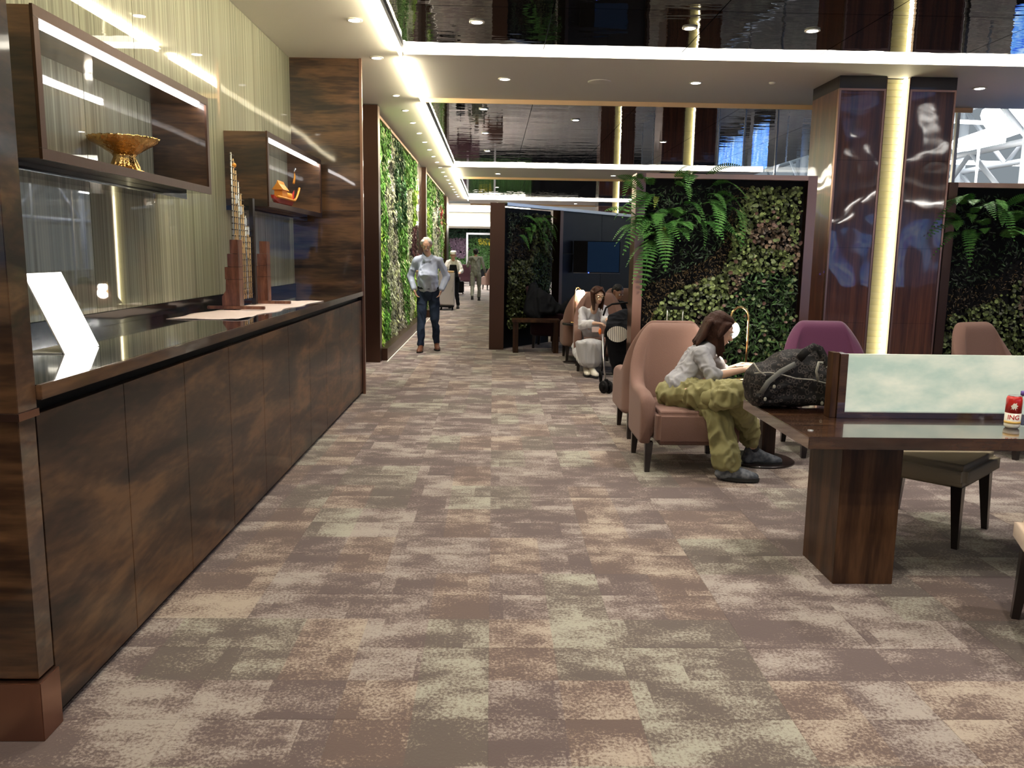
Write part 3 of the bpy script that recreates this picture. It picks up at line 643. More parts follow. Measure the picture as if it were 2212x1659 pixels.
# booth wall, turned
ang = math.atan2(16.4-13.2, 2.65-.20)
ferns = [(x-.0, z, PI+random.uniform(-.6, .6), random.uniform(-.3, .3), .6, 0) for x, z in [(.3+.9*random.random(), 1.75+.35*random.random()) for _ in range(22)]]
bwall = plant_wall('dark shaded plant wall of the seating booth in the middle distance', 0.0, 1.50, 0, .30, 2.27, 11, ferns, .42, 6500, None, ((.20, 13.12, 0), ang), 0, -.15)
ep = box('end_post', -.25, -.02, -.06, .20, 0, 2.28, 'copper_dark', bwall, .003); ep.rotation_euler.z = -ang
box('frame_rail', 0, 4.4, -.02, .14, 2.24, 2.29, 'steel', bwall); box('divider_post', 1.50, 1.60, -.03, .12, 0, 2.24, 'copper_dark', bwall, .002)
box('gloss_panel', 1.61, 3.0, .03, .12, 1.52, 2.24, 'booth_panel', bwall); box('gloss_panel', 1.61, 3.0, .03, .12, 0, 1.51, 'booth_panel', bwall); box('gloss_panel', 3.01, 4.4, .03, .12, 0, 2.24, 'booth_panel', bwall)
box('end_post', 4.4, 4.5, -.02, .14, 0, 2.29, 'copper_dark', bwall)
a_, b_ = P(1240, 520, Y=14.7), P(1338, 590, Y=14.7)
tv = thing('television', 'dark wall television with a bluish screen inside the booth', 'television', (a_.x, 14.7, b_.z)); w_ = b_.x-a_.x; h_ = a_.z-b_.z
box('housing', 0, w_, .0, .05, 0, h_, 'black', tv, .003); box('screen', w_*.30, w_-.012, -.004, -.0005, .012, h_-.012, pbr('tv_glass_sheen', (.008, .015, .035), .2, emis=(.02, .06, .14), es=.10), tv)  # bluish reflection on the screen put into its colour and faint glow
box('bezel', .0, w_, -.010, -.002, -.010, 0, 'steel', tv); box('mount_arm', w_*.4, w_*.6, .05, .35, h_*.4, h_*.6, 'black', tv); sphere('status_light', (w_*.33, -.012, .0), .008, emit('blue_led', (.05, .1, 1), 6), tv)

# ------------------------------------------------------------ tall pillars with the light slot
def pillar(x0, x1, y0, y1, label):
    t = thing('pillar', label, 'pillar', (0, 0, 0)); s0, s1 = x0+.50, x0+.76; b_ = CZ-.13
    for a, c in ((x0, s0), (s1, x1)):
        zs = [0, .80, 1.62, 2.55, b_]
        for k in range(4): box('face_panel', a+.02, c-.02, y0, y0+.04, zs[k]+.001, zs[k+1]-.001, 'mahogany', t)
        box('top_band', a, c, y0-.004, y0+.04, b_, CZ-.002, 'black_wood', t); box('top_trim', a+.02, c-.02, y0-.008, y0+.0, b_-.022, b_-.001, 'copper', t)
        for e in (a, c-.02): box('edge_trim', e, e+.02, y0-.006, y0+.04, 0, b_, 'copper', t)
    box('side_panel', x0, x0+.03, y0+.045, y1, 0, b_, 'mahogany', t); box('side_panel', x1-.03, x1, y0+.045, y1, 0, b_, 'mahogany', t)
    box('top_band', x0, x0+.03, y0+.045, y1, b_+.001, CZ-.002, 'black_wood', t)
    box('core', x0+.035, x1-.035, y0+.16, y1, 0, CZ-.002, 'black', t)
    box('slot_side', s0, s0+.01, y0, y0+.16, 0, CZ-.01, 'copper_dark', t)
    bm = bmesh.new(); nk = 96
    for k in range(nk):
        z = k*(CZ-.01)/nk; abox(bm, s0+.01, s1-.012, y0+.12-.022*(k % 2), y0+.155, z, z+(CZ-.01)/nk*.98)
    o = bm2('ribbed_lining', bm, 'ribbed', t)
    box('light_strip', s1-.035, s1-.012, y0+.045, y0+.10, .02, CZ-.012, 'led_pillar', t); box('slot_side', s1-.01, s1, y0, y0+.16, 0, CZ-.01, 'copper_dark', t)
    return t
pillar(3.66, 4.92, 9.10, 9.85, 'tall glossy mahogany pillar with a glowing vertical light slot, right of the fern wall')
pillar(3.85, 5.1, 19.6, 20.5, 'farther mahogany pillar with a light slot seen above the booth wall')
pillar(3.85, 5.1, 31.0, 31.9, 'farthest mahogany pillar with a light slot, only its top seen')

# ============================================================ ATRIUM beyond
for k, (y0, y1) in enumerate(((13.5, 16.5), (31.0, 32.6), (34.0, 37.5))):
    t = thing('blue_glow_panel', ('large blue video screen out in the terminal hall, nearest the lounge', 'narrow blue video screen in the middle of the terminal hall', 'large blue video screen farthest down the terminal hall')[k], 'screen', (9.9, y0, 0), 0, 'video screens in the terminal hall')
    box('display', 0, .1, 0, y1-y0, .7, 2.7, 'screen', t); box('plinth', .01, .3, 0, y1-y0, 0, .69, 'black', t)
wg = D.objects.new('window_1', None); C.objects.link(wg); tag(wg, kind='structure')
gm = bmesh.new()
for k in range(12):
    y = 11.2+k*2.4; box('mullion', 6.10, 6.14, y, y+.05, 0, 6, 'steel', wg)
    box('pane', 6.115, 6.125, y+.055, y+2.395, .05, 6, pbr('window_glass_%d' % k, (.95, .98, 1), .0, trans=1, ior=1.05) if k == 0 else D.materials['window_glass_0'], wg)
box('sill', 6.08, 6.16, 11.2, 40, 0, .05, 'steel', wg)
hall_white = emit('hall_tube_light', (1, 1, 1), 6)
def htube(name, a, b_, r, mat, label, cat, group):
    o = tube(name, [a, b_], r, mat); tag(o, label, cat, group); return o
for kk_, (x0, y0, x1, y1, r) in enumerate(((2065, 318, 2240, 258, .22), (2140, 262, 2260, 190, .42), (2060, 262, 2140, 266, .06), (2050, 350, 2230, 355, .07))):
    a, b_ = P(x0, y0, Y=24+kk_), P(x1, y1, Y=24+kk_); htube('tube_light', a, b_, r, hall_white, ('glaring slanted white light bank low in the terminal hall opening', 'widest glaring white light bank at the upper right opening', 'thin short white tube at the left of the hall opening', 'thin level white tube just above the right plant wall')[kk_], 'light', 'light banks of the terminal hall')
tr_ = thing('roof_truss', 'white steel lattice roof truss of the terminal hall', 'truss', (0, 0, 0))
for lv, x in enumerate((13, 15.5)):
    for z in (2.6, 4.4, 6.4): tube('chord', [(x, 13, z), (x, 48, z)], .09, 'white_metal', tr_, 6)
    for k in range(14):
        y = 13+k*2.5; z0_, z1_ = (2.6, 4.4) if k % 2 else (4.4, 2.6)
        tube('web_member', [(x, y, z0_), (x, y+2.5, z1_)], .07, 'white_metal', tr_, 6); tube('web_member', [(x, y, 4.4+(z0_-2.6)), (x, y+2.5, 4.4+(z1_-2.6)*1.1)], .07, 'white_metal', tr_, 6)
        if k % 3 == 0: tube('column', [(x, y, 0), (x, y, 6.4)], .16, 'white_metal', tr_, 8)
for k in range(6):
    t = thing('hall_luminaire', 'small bright rectangular luminaire on rods in the terminal hall, '+ORD[k]+' from the lounge', 'light', (11.5, 15+k*4.5, 0), 0, 'luminaires of the terminal hall')
    z_ = 3.6+(k % 2)*.6; box('light_box', 0, .3, 0, 1.6, z_, z_+.1, 'down_glow', t); tube('support_rod', [(.15, .8, 0), (.15, .8, z_)], .03, 'white_metal', t, 6)

# ============================================================ FURNITURE
def armchair(mat, label, loc, rz, legm='black_wood', group=None):
    t = thing('armchair', label, 'armchair', loc, rz, group)
    # plan path of the shell, chair faces -Y
    path = []
    for i in range(9): path.append((-.35, -.34+.52*i/8))
    for i in range(1, 8): a = PI-PI/2*i/8; path.append((-.35+.17+.17*math.cos(a), .18+.17*math.sin(a)))
    for i in range(0, 8): path.append((-.18+.36*i/7, .35))
    full = path; k = len(path)
    for i in range(1, 9): a = PI/2-PI/2*i/8; full.append((.18+.17*math.cos(a), .18+.17*math.sin(a)))
    for i in range(1, 9): full.append((.35, .18-.52*i/8))
    n = len(full); ln = [0]
    for i in range(1, n): ln.append(ln[-1]+math.hypot(full[i][0]-full[i-1][0], full[i][1]-full[i-1][1]))
    tot = ln[-1]; nh = 12; th_ = .075
    def top(s):
        u = abs(s/tot*2-1)      # 1 at arm front, 0 centre back
        return 1.0 if u < .20 else .575+.425*(.5+.5*math.cos(PI*min(1, (u-.20)/.38)))-(.04*max(0, (u-.8)/.2))
    bm = bmesh.new(); cols_ = []
    for i, (x, y) in enumerate(full):
        j0, j1 = max(0, i-1), min(n-1, i+1); tx, ty = full[j1][0]-full[j0][0], full[j1][1]-full[j0][1]; l = math.hypot(tx, ty); nx_, ny_ = ty/l, -tx/l
        H_ = top(ln[i]); ring = []
        def pos(off, z):
            px_, py_ = x+nx_*off, y+ny_*off; v = max(0, (z-.42)/.58)
            return (px_*(1-.19*v**3), py_+.10*v, z)
        for j in range(nh+1): ring.append(bm.verts.new(pos(0, .20+(H_-.03-.20)*j/nh)))
        ring.append(bm.verts.new(pos(th_*.25, H_-.006))); ring.append(bm.verts.new(pos(th_*.7, H_-.004)))
        for j in range(nh, -1, -1): ring.append(bm.verts.new(pos(th_+(.03 if j > 2 else 0), .20+(H_-.03-.20)*j/nh)))
        cols_.append(ring)
    m = len(cols_[0])
    for i in range(n-1):
        for j in range(m): bm.faces.new((cols_[i][j], cols_[i+1][j], cols_[i+1][(j+1) % m], cols_[i][(j+1) % m]))
    bm.faces.new(cols_[0]); bm.faces.new(cols_[-1][::-1])
    # normals point inwards for a left-to-right path: flip offset so thickness goes inside
    o = bm2('shell', bm, mat, t, smooth=True); md = o.modifiers.new('sub', 'SUBSURF'); md.levels = 1; md.render_levels = 1
    bm = bmesh.new(); abox(bm, -.255, .255, -.40, .23, .21, .45); o = bm2('seat_cushion', bm, mat, t, smooth=True, bevel=.035, seg=4)
    for sx, sy in ((-1, -1), (1, -1), (-1, 1), (1, 1)):
        bm = bmesh.new(); cx, cy = sx*.28, sy*.27; dx, dy = sx*.008, sy*.012
        v0 = [bm.verts.new((cx+a*.028, cy+b_*.028, .215)) for a, b_ in ((-1, -1), (1, -1), (1, 1), (-1, 1))]; v1 = [bm.verts.new((cx+dx+a*.017, cy+dy+b_*.017, 0)) for a, b_ in ((-1, -1), (1, -1), (1, 1), (-1, 1))]
        bm.faces.new(v0); bm.faces.new(v1[::-1])
        for i in range(4): bm.faces.new((v0[i], v1[i], v1[(i+1) % 4], v0[(i+1) % 4]))
        bm2('leg', bm, legm, t)
    return t
ch = armchair('pink', 'dusty pink armchair the woman in olive trousers sits on', (1.385, 5.93, 0), 0)
dup(ch, (1.43, 6.98, 0), PI, 'dusty pink armchair standing back to back behind the woman in olive trousers')
dup(ch, (1.43, 10.95, 0), R(-4), 'dusty pink armchair the woman in white sits on')
dup(ch, (1.36, 12.05, 0), PI, 'dusty pink armchair behind the chair of the woman in white, only its arm seen')
ch3 = dup(ch, (4.17, 6.45, 0), R(22), 'dusty pink armchair at the right edge behind the frosted glass divider')
chp = armchair('purple', 'purple velvet armchair behind the black bag, left of the frosted divider', (2.68, 6.35, 0), R(-4))
chd = armchair('dark_purple', 'dark plum armchair in the shaded booth with a black jacket over it', (1.0, 13.55, 0), R(78))
cb = dup(ch, (-.05, 35.0, 0), R(200), 'small tan armchair far down at the end of the corridor')
cm = dup(chd, (-1.35, 39.0, 0), R(180), 'dark red armchair far away behind the kitchen worker')

def stool(mat, label, loc, rz):
    t = thing('upholstered_stool', label, 'stool', loc, rz)
    bm = bmesh.new(); s = .285
    abox(bm, -s, s, -s, s, .325, .455); bm2('seat', bm, mat, t, smooth=True, bevel=.035, seg=4)
    for sx, sy in ((-1, -1), (1, -1), (-1, 1), (1, 1)):
        bm = bmesh.new(); cx, cy = sx*.225, sy*.225
        v0 = [bm.verts.new((cx+a*.028, cy+b_*.028, .33)) for a, b_ in ((-1, -1), (1, -1), (1, 1), (-1, 1))]; v1 = [bm.verts.new((cx+sx*.02+a*.015, cy+sy*.02+b_*.015, 0)) for a, b_ in ((-1, -1), (1, -1), (1, 1), (-1, 1))]
        bm.faces.new(v0); bm.faces.new(v1[::-1])
        for i in range(4): bm.faces.new((v0[i], v1[i], v1[(i+1) % 4], v0[(i+1) % 4]))
        bm2('leg', bm, 'black_wood', t)
    return t
stool('taupe', 'grey brown upholstered stool pushed under the long table', (2.46, 4.47, 0), R(43))
stool('beige', 'beige upholstered stool cut by the right edge of the frame', (2.37, 2.96, 0), R(-22))

# long table
tb_ = thing('long_table', 'long glossy dark wood table with a frosted glass divider at the right', 'table', (0, 0, 0))
T = .73
box('tabletop', 1.385, 4.2, 3.50, 4.46, T-.055, T, 'table_wood', tb_, .003)
box('leg', 1.60, 1.88, 3.64, 4.02, 0, T-.056, 'leg_wood', tb_, .002); box('leg', 3.5, 3.8, 3.64, 4.02, 0, T-.056, 'leg_wood', tb_, .002)
box('apron', 1.88, 3.5, 3.86, 3.95, T-.14, T-.056, 'leg_wood', tb_)
dv = thing('table_divider', 'frosted glass divider in a dark wood frame standing along the long table', 'divider', (0, 0, 0))
box('post', 1.655, 1.685, 3.95, 4.02, T+.001, 1.05, 'leg_wood', dv, .001); box('post', 1.687, 1.725, 3.94, 4.03, T+.001, 1.045, 'table_wood', dv, .001)
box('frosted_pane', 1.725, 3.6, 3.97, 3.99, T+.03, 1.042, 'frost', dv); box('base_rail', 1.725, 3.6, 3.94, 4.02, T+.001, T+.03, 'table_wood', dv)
sph = thing('table_button', 'small round metal grommet at the near corner of the long table', 'grommet', P(1751, 930, Z=T)); lathe('disc', [(.013, .0), (.013, .003), (.004, .004)], 'steel', sph, 16)
# can
cp = P(2185, 924, Z=T); cr = .034
can = thing('drink_can', 'tall red and white drink can with red capital letters on the table', 'can', (cp.x, cp.y, T+.001))
lathe('body', [(.026, 0), (.032, .006), (cr, .014), (cr, .072)], 'can_white', can, 36); lathe('red_band', [(cr+.0002, .072), (cr+.0002, .135), (.031, .146), (.027, .150)], 'can_red', can, 36)
lathe('lid', [(.027, .150), (.0275, .153), (.024, .152), (.003, .151)], 'steel', can, 24); lathe('gold_band', [(cr+.0003, .022), (cr+.0003, .034)], 'can_gold', can, 36)
def wrap(me, r, base, z0, sc):
    for v in me.vertices:
        a = base+(v.co.x*sc)/r; q = r+v.co.z; v.co = Vector((q*math.sin(a), -q*math.cos(a), z0+v.co.y*sc))
cu = D.curves.new('letters', 'FONT'); cu.body = 'ING'; cu.size = 1; cu.align_x = 'CENTER'; cu.offset = .02; tmp = D.objects.new('letters', cu); C.objects.link(tmp)
dg = bpy.context.evaluated_depsgraph_get(); lme = D.meshes.new_from_object(tmp.evaluated_get(dg)); D.objects.remove(tmp)
lb = bmesh.new(); lb.from_mesh(lme); bmesh.ops.subdivide_edges(lb, edges=lb.edges, cuts=2); lb.to_mesh(lme); lb.free()
wrap(lme, cr+.0006, math.atan2(cp.x, cp.y)*-1+.12, .043, .030); lme.materials.clear(); link('lettering', lme, can, 'can_red')
hs = [(-.9, -1), (-.6, -.4), (-.9, .1), (-.5, .5), (-.2, 1), (.1, .8), (.5, 1.1), (.45, .5), (.9, .2), (.5, -.1), (.8, -.5), (.4, -.4), (.3, -1), (.0, -.4), (-.3, -.9), (-.5, -.5)]
hb = bmesh.new(); hb.faces.new([hb.verts.new((x, y, 0)) for x, y in hs]); bmesh.ops.triangulate(hb, faces=hb.faces); bmesh.ops.subdivide_edges(hb, edges=hb.edges, cuts=2)
hme = D.meshes.new('emblem'); hb.to_mesh(hme); hb.free(); wrap(hme, cr+.0012, math.atan2(cp.x, cp.y)*-1+.1, .104, .017); link('white_emblem', hme, can, 'can_white')
bp_ = P(2214, 922, Z=T); bo = thing('water_bottle', 'clear plastic water bottle with a purple cap at the right edge', 'bottle', (bp_.x-.002, bp_.y+.03, T+.001))
lathe('body', [(.028, 0), (.031, .004), (.030, .02), (.032, .03), (.030, .045), (.032, .06), (.030, .08), (.032, .10), (.026, .125), (.014, .14), (.013, .146)], 'clear', bo, 28); lathe('cap', [(.0145, .146), (.0145, .163), (.012, .165), (.002, .165)], 'cap', bo, 20)

# bag on the table
bg = thing('duffel_bag', 'large black patterned duffel bag with grey piping and straps on the table', 'bag', (1.56, 4.24, T+.001), R(-3))
def bagmat():
    m, nt, b, L = nodes('bag_canvas'); N = nt.nodes; tc = N.new('ShaderNodeTexCoord'); v = N.new('ShaderNodeTexVoronoi'); v.inputs['Scale'].default_value = 45; L.new(tc.outputs['Object'], v.inputs['Vector'])
    rp = N.new('ShaderNodeValToRGB'); L.new(v.outputs['Distance'], rp.inputs[0]); e = rp.color_ramp.elements; e[0].position = .28; e[0].color = (.010, .009, .009, 1); e[1].position = .36; e[1].color = (.085, .07, .062, 1); k = e.new(.5); k.color = (.012, .011, .011, 1)
    L.new(rp.outputs[0], b.inputs['Base Color']); b.inputs['Roughness'].default_value = .6; b.inputs['Specular IOR Level'].default_value = .2; return m
M['bag'] = bagmat(); M['bag_trim'] = pbr('bag_trim', (.30, .29, .24), .6); M['bag_strap'] = pbr('bag_strap', (.13, .13, .115), .7)

# ---- soft bodies: union of convex hulls, then voxel remesh
def hull_into(bm, ells):
    vs = []
    for c, r, B in ells:
        c = Vector(c); r = r if isinstance(r, (tuple, list)) else (r, r, r)
        for i in range(7):
            ph = PI*i/6
            for k in range(10 if 0 < i < 6 else 1):
                th_ = 2*PI*k/10; d = Vector((math.sin(ph)*math.cos(th_)*r[0], math.sin(ph)*math.sin(th_)*r[1], math.cos(ph)*r[2]))
                vs.append(bm.verts.new(c+(B @ d if B else d)))
    res = bmesh.ops.convex_hull(bm, input=vs)
    dead = [v for v in res['geom_interior'] if isinstance(v, bmesh.types.BMVert)]
    bmesh.ops.delete(bm, geom=list(set(dead)), context='VERTS')
def blob(name, hulls, voxel, mat, parent, smooth=6, fold=None):
    bm = bmesh.new()
    for h in hulls: hull_into(bm, h)
    me = D.meshes.new(name); bm.to_mesh(me); bm.free(); tmp = D.objects.new(name, me); C.objects.link(tmp)
    r = tmp.modifiers.new('r', 'REMESH'); r.mode = 'VOXEL'; r.voxel_size = voxel
    s = tmp.modifiers.new('s', 'SMOOTH'); s.iterations = smooth; s.factor = .5
    dg = bpy.context.evaluated_depsgraph_get(); out = D.meshes.new_from_object(tmp.evaluated_get(dg)); D.objects.remove(tmp); D.meshes.remove(me)
    if fold:
        amp, sc, st = fold; nrm = [v.normal.copy() for v in out.vertices]
        for v, q in zip(out.vertices, nrm):
            p = Vector((v.co.x*st[0], v.co.y*st[1], v.co.z*st[2]))*sc
            f = 1-abs(noise.noise(p+Vector((noise.noise(p*.7), 0, noise.noise(p*.6)))))*3.2; g_ = noise.noise(p*.5+Vector((5, 5, 5)))
            v.co += q*amp*(f*.6+g_*.9-.3)
    out.polygons.foreach_set('use_smooth', [True]*len(out.polygons)); out.name = name; out.materials.clear()
    return link(name, out, parent, mat)
def cap(a, b, r1, r2=None): return [(a, r1, None), (b, r1 if r2 is None else r2, None)]
def basis(fwd, up):
    f = Vector(fwd).normalized(); u = Vector(up); u = (u-f*u.dot(f)).normalized(); s = f.cross(u)   # side = right
    return Matrix((s, f, u)).transposed(), s, f, u
hl = [[((x, y, .12), (.10, .13, .115), None) for x in (-.15, .15) for y in (0,)], [((0, 0, .17), (.18, .12, .12), None), ((.02, .02, .25), (.13, .07, .05), None)], [((.10, .02, .27), (.06, .05, .05), None), ((.14, 0, .15), (.08, .11, .10), None)], [((-.15, 0, .10), (.085, .13, .095), None)], [((.17, 0, .06), (.06, .12, .06), None), ((-.18, 0, .06), (.05, .12, .06), None)]]
blob('body', hl, .008, 'bag', bg, 6, (.008, 9, (1, 1, 1)))
def bagline(pts, r, mat, nm, flat=1):
    o = tube(nm, pts, r, mat, bg, 6); return o
bagline([(-.215, -.09, .185), (-.15, -.128, .195), (-.08, -.140, .185), (-.02, -.148, .170), (.06, -.145, .165), (.14, -.132, .145), (.21, -.09, .120)], .0035, 'bag_trim', 'piping')
bagline([(-.225, -.10, .24), (-.20, -.125, .20), (-.17, -.14, .18)], .004, 'bag_trim', 'piping')
def strap(pts, w_, nm='strap', mat='bag_strap', t=.004):
    bm = bmesh.new(); rr = []
    for i, p in enumerate(pts):
        p = Vector(p); d = (Vector(pts[min(i+1, len(pts)-1)])-Vector(pts[max(i-1, 0)])).normalized(); s = d.cross(Vector((0, -1, .25))).normalized(); q = s.cross(d).normalized()
        rr.append([bm.verts.new(p+s*a*w_/2+q*b_*t/2) for a, b_ in ((-1, -1), (1, -1), (1, 1), (-1, 1))])
    for i in range(len(rr)-1):
        for k in range(4): bm.faces.new((rr[i][k], rr[i][(k+1) % 4], rr[i+1][(k+1) % 4], rr[i+1][k]))
    bm.faces.new(rr[0][::-1]); bm.faces.new(rr[-1]); bm2(nm, bm, mat, bg, smooth=True)
strap([(-.19, -.145, .09), (-.16, -.155, .15), (-.10, -.155, .205), (-.04, -.14, .235), (-.02, -.12, .24)], .026)
strap([(.09, -.150, .16), (.075, -.158, .21), (.085, -.155, .255), (.115, -.13, .25)], .012, 'handle', 'bag_trim')
strap([(.0, -.10, .26), (.03, -.11, .30), (.08, -.08, .325), (.12, -.05, .31), (.16, -.06, .24), (.20, -.09, .17)], .04, 'flap', 'bag')
strap([(.14, -.128, .235), (.19, -.12, .18), (.215, -.10, .15)], .022, 'buckle_strap', 'bag_trim')
for x, z in ((-.125, .125), (-.165, .06), (.12, .045), (.17, .115)):
    o = sphere('stud', (x, -.138 if abs(x) > .14 else -.142, z), .008, 'bag_trim', bg, (1, .5, 1.3))

# side table with lamp behind the bag
st = thing('side_table', 'dark round side table on a flat post behind the long table', 'table', (2.0, 6.0, 0))
lathe('floor_disc', [(.26, 0), (.26, .012), (.25, .016), (.01, .017)], 'black_wood', st, 40); box('post', .03, .13, .02, .10, .017, .56, 'leg_wood', st, .002)  # flat dark disc on the floor below the tabletop, then the post
lathe('top', [(.01, .56), (.29, .56), (.30, .57), (.30, .585), (.29, .59), (.01, .59)], 'black_gloss', st, 40)
def arch_lamp(px_top, Y, zb, pole_px, globe, rg, label):
    pole = P(pole_px[0], pole_px[1], Y=Y); gl = P(globe[0], globe[1], Y=Y)
    t = thing('table_lamp', label, 'lamp', (pole.x, Y, zb)); zt = pole.z-zb; w_ = pole.x-gl.x
    gx = gl.x-pole.x; n = 14; cxm = gx/2; rr = abs(gx)/2
    pts = [(0, 0, .01), (0, 0, zt)]+[(cxm-cxm/abs(cxm)*rr*math.cos(PI*i/n), 0, zt+rr*1.25*math.sin(PI*i/n)) for i in range(1, n+1)]+[(gx, 0, gl.z-zb+rg*.9)]
    tube('arched_pole', pts, .0075, 'brass', t); lathe('base', [(.07, 0), (.07, .010), (.02, .014)], 'brass', t, 24)
    sphere('globe', (gx, 0, gl.z-zb), rg, 'lamp_glow', t); lathe('cap', [(rg*.75, rg*.55), (rg*.6, rg*.85), (.012, rg*1.02)], 'brass', t, 20, c=(gx, 0, gl.z-zb)); return t
arch_lamp(None, 6.12, .59, (1617, 688), (1577, 712), .068, 'brass arched table lamp with a glowing globe beside the bent-over woman')
arch_lamp(None, 11.6, .0+.56, (1243, 628), (1254, 634), .062, 'brass arched table lamp with a glowing globe behind the woman in white')
st2 = dup(st, (1.16, 11.55, 0), 0, 'dark round side table under the lamp behind the woman in white'); st2.scale = (.6, .6, .95)
def lamp_light(p, e):
    l = D.lights.new('globe_bulb', 'POINT'); l.energy = e; l.color = (1, .88, .7); l.shadow_soft_size = .075; o = D.objects.new('globe_bulb', l); C.objects.link(o); o.location = p
lamp_light(P(1577, 712, Y=6.12)+Vector((.0, 0, -.09)), 3); lamp_light(P(1254, 634, Y=11.6)+Vector((0, 0, -.08)), 4)

# suitcase behind the chair
sc_ = P(1459, 662, Y=8.45); su = thing('suitcase', 'black suitcase with a raised telescopic handle in front of the fern wall', 'suitcase', (sc_.x, 8.45, 0))
box('shell', -.19, .19, -.11, .11, .05, .60, 'black', su, .03, 3)
for s in (-.08, .08): tube('handle_bar', [(s, 0, .60), (s, 0, sc_.z-.02)], .006, 'steel', su, 8)
box('grip', -.095, .095, -.014, .014, sc_.z-.03, sc_.z, 'black', su, .006)
for a in (-.15, .15):
    for b_ in (-.08, .08): sphere('wheel', (a, b_, .026), .026, 'black', su, (.6, 1, 1))

# ============================================================ PEOPLE
def hand(hs, wrist, d, n, side, curl=.5, s=1.0):
    """d: pointing direction, n: palm normal (fingers curl towards it), side: thumb side"""
    d = Vector(d).normalized(); n = Vector(n); n = (n-d*n.dot(d)).normalized(); t = d.cross(n).normalized()*side; W = Vector(wrist)
    k = W+d*.082*s; hs.append([(W+d*.012*s, (.020*s), None), (k+t*.026*s, .011*s, None), (k-t*.026*s, .010*s, None), (W+d*.05*s+t*.024*s, .013*s, None)])
    for i, (o_, L) in enumerate(((.029, .072), (.010, .080), (-.009, .075), (-.027, .060))):
        p = k+t*o_*s; a = .18+curl*.25*i/3; ang_ = curl*.5
        for j, f in enumerate((.45, .31, .24)):
            q = p+(d*math.cos(ang_)+n*math.sin(ang_))*L*f*s; hs.append(cap(p, q, (.0085-.001*j)*s, (.0078-.001*j)*s)); p = q; ang_ += curl*.75
    p = W+d*.028*s+t*.022*s; q = p+(t*.75+d*.6+n*.35).normalized()*.038*s; hs.append(cap(p, q, .011*s, .009*s)); r_ = q+(t*.2+d*.9+n*.4*curl).normalized()*.030*s; hs.append(cap(q, r_, .009*s, .007*s))
def head_h(hs, c, fwd, up, s=1.0):
    B, sd, f, u = basis(fwd, up); c = Vector(c)
    q = lambda a, b, h: c+sd*a*s+f*b*s+u*h*s
    hs.append([(q(0, -.012, .03), (.074*s, .092*s, .085*s), B)]); hs.append([(q(0, .03, .03), (.062*s, .055*s, .06*s), B), (q(0, .045, -.07), (.036*s, .034*s, .026*s), B), (q(0, .02, -.03), (.058*s, .05*s, .05*s), B)])
    hs.append([(q(0, .082, .012), .009*s, None), (q(0, .103, -.018), .011*s, None), (q(.010, .088, -.022), .009*s, None), (q(-.010, .088, -.022), .009*s, None)])
    hs.append([(q(-.03, .078, .030), .010*s, None), (q(.03, .078, .030), .010*s, None)])
    hs.append([(q(-.014, .079, -.046), .009*s, None), (q(.014, .079, -.046), .009*s, None)])
    for e in (-1, 1): hs.append([(q(e*.076, -.005, .018), .010*s, None), (q(e*.083, -.015, .028), .010*s, None), (q(e*.074, -.004, -.018), .007*s, None)])
    return q, B
def face_parts(q, B, s, parent, lips=True, glasses=False):
    for e in (-1, 1):
        sphere('eye', q(e*.030, .078, .012), .0115*s, 'eye_white', parent); sphere('iris', q(e*.030, .0862, .011), .0052*s, 'iris', parent)
        tube('eyebrow', [q(e*.016, .090, .032), q(e*.030, .089, .037), q(e*.047, .078, .032)], [.003*s, .0035*s, .002*s], 'hair_black', parent, 6)
    tube('lips', [q(-.020, .084, -.047), q(0, .0895, -.045), q(.020, .084, -.047)], [.003*s, .006*s, .003*s], 'lips', parent, 6)
    if glasses:
        bm = bmesh.new()
        for e in (-1, 1): tube_bm(bm, [q(e*.032+.021*math.cos(2*PI*i/16), .098, .010+.017*math.sin(2*PI*i/16)) for i in range(17)], .0016*s, 5)
        tube_bm(bm, [q(-.011, .098, .012), q(.011, .098, .012)], .0015*s, 5)
        for e in (-1, 1): tube_bm(bm, [q(e*.053, .098, .014), q(e*.078, .0, .022)], .0015*s, 5)
        bm2('glasses', bm, 'brass', parent)
def shoe(name, ankle, d, mat, parent, s=1.0, tip=0):
    d = Vector((d[0], d[1], 0)).normalized(); a = Vector(ankle); z0 = a.z-.085*s; up = Vector((0, 0, 1)); sd = d.cross(up)
    def q(f, z, w_=0): return Vector((a.x, a.y, z0))+d*(f*s)+up*(z*s+tip*max(0, f))+sd*w_*s
    o = blob(name, [[(q(-.045, .035), .030*s, None), (q(-.02, .095), .036*s, None), (q(.06, .05), .036*s, None)], [(q(-.04, .028), .028*s, None), (q(.12, .030, .012), .028*s, None), (q(.12, .030, -.016), .028*s, None), (q(.165, .026), .024*s, None), (q(.05, .055), .034*s, None)]], .007, mat, parent, 4)
    bm = bmesh.new(); pts = []
    for i in range(20):
        an_ = 2*PI*i/20; L_ = .125 if math.cos(an_) > 0 else .09; pts.append((.06+L_*math.cos(an_)*1.05, .044*math.sin(an_)*(1.0 if math.cos(an_) > -.2 else .8)))
    v0 = [bm.verts.new(q(f, .0, w_)) for f, w_ in pts]; v1 = [bm.verts.new(q(f, .020, w_)) for f, w_ in pts]
    bm.faces.new(v0[::-1]); bm.faces.new(v1)
    for i in range(20): bm.faces.new((v0[i], v0[(i+1) % 20], v1[(i+1) % 20], v1[i]))
    bm2('sole', bm, 'shoe_sole', o)
    return o

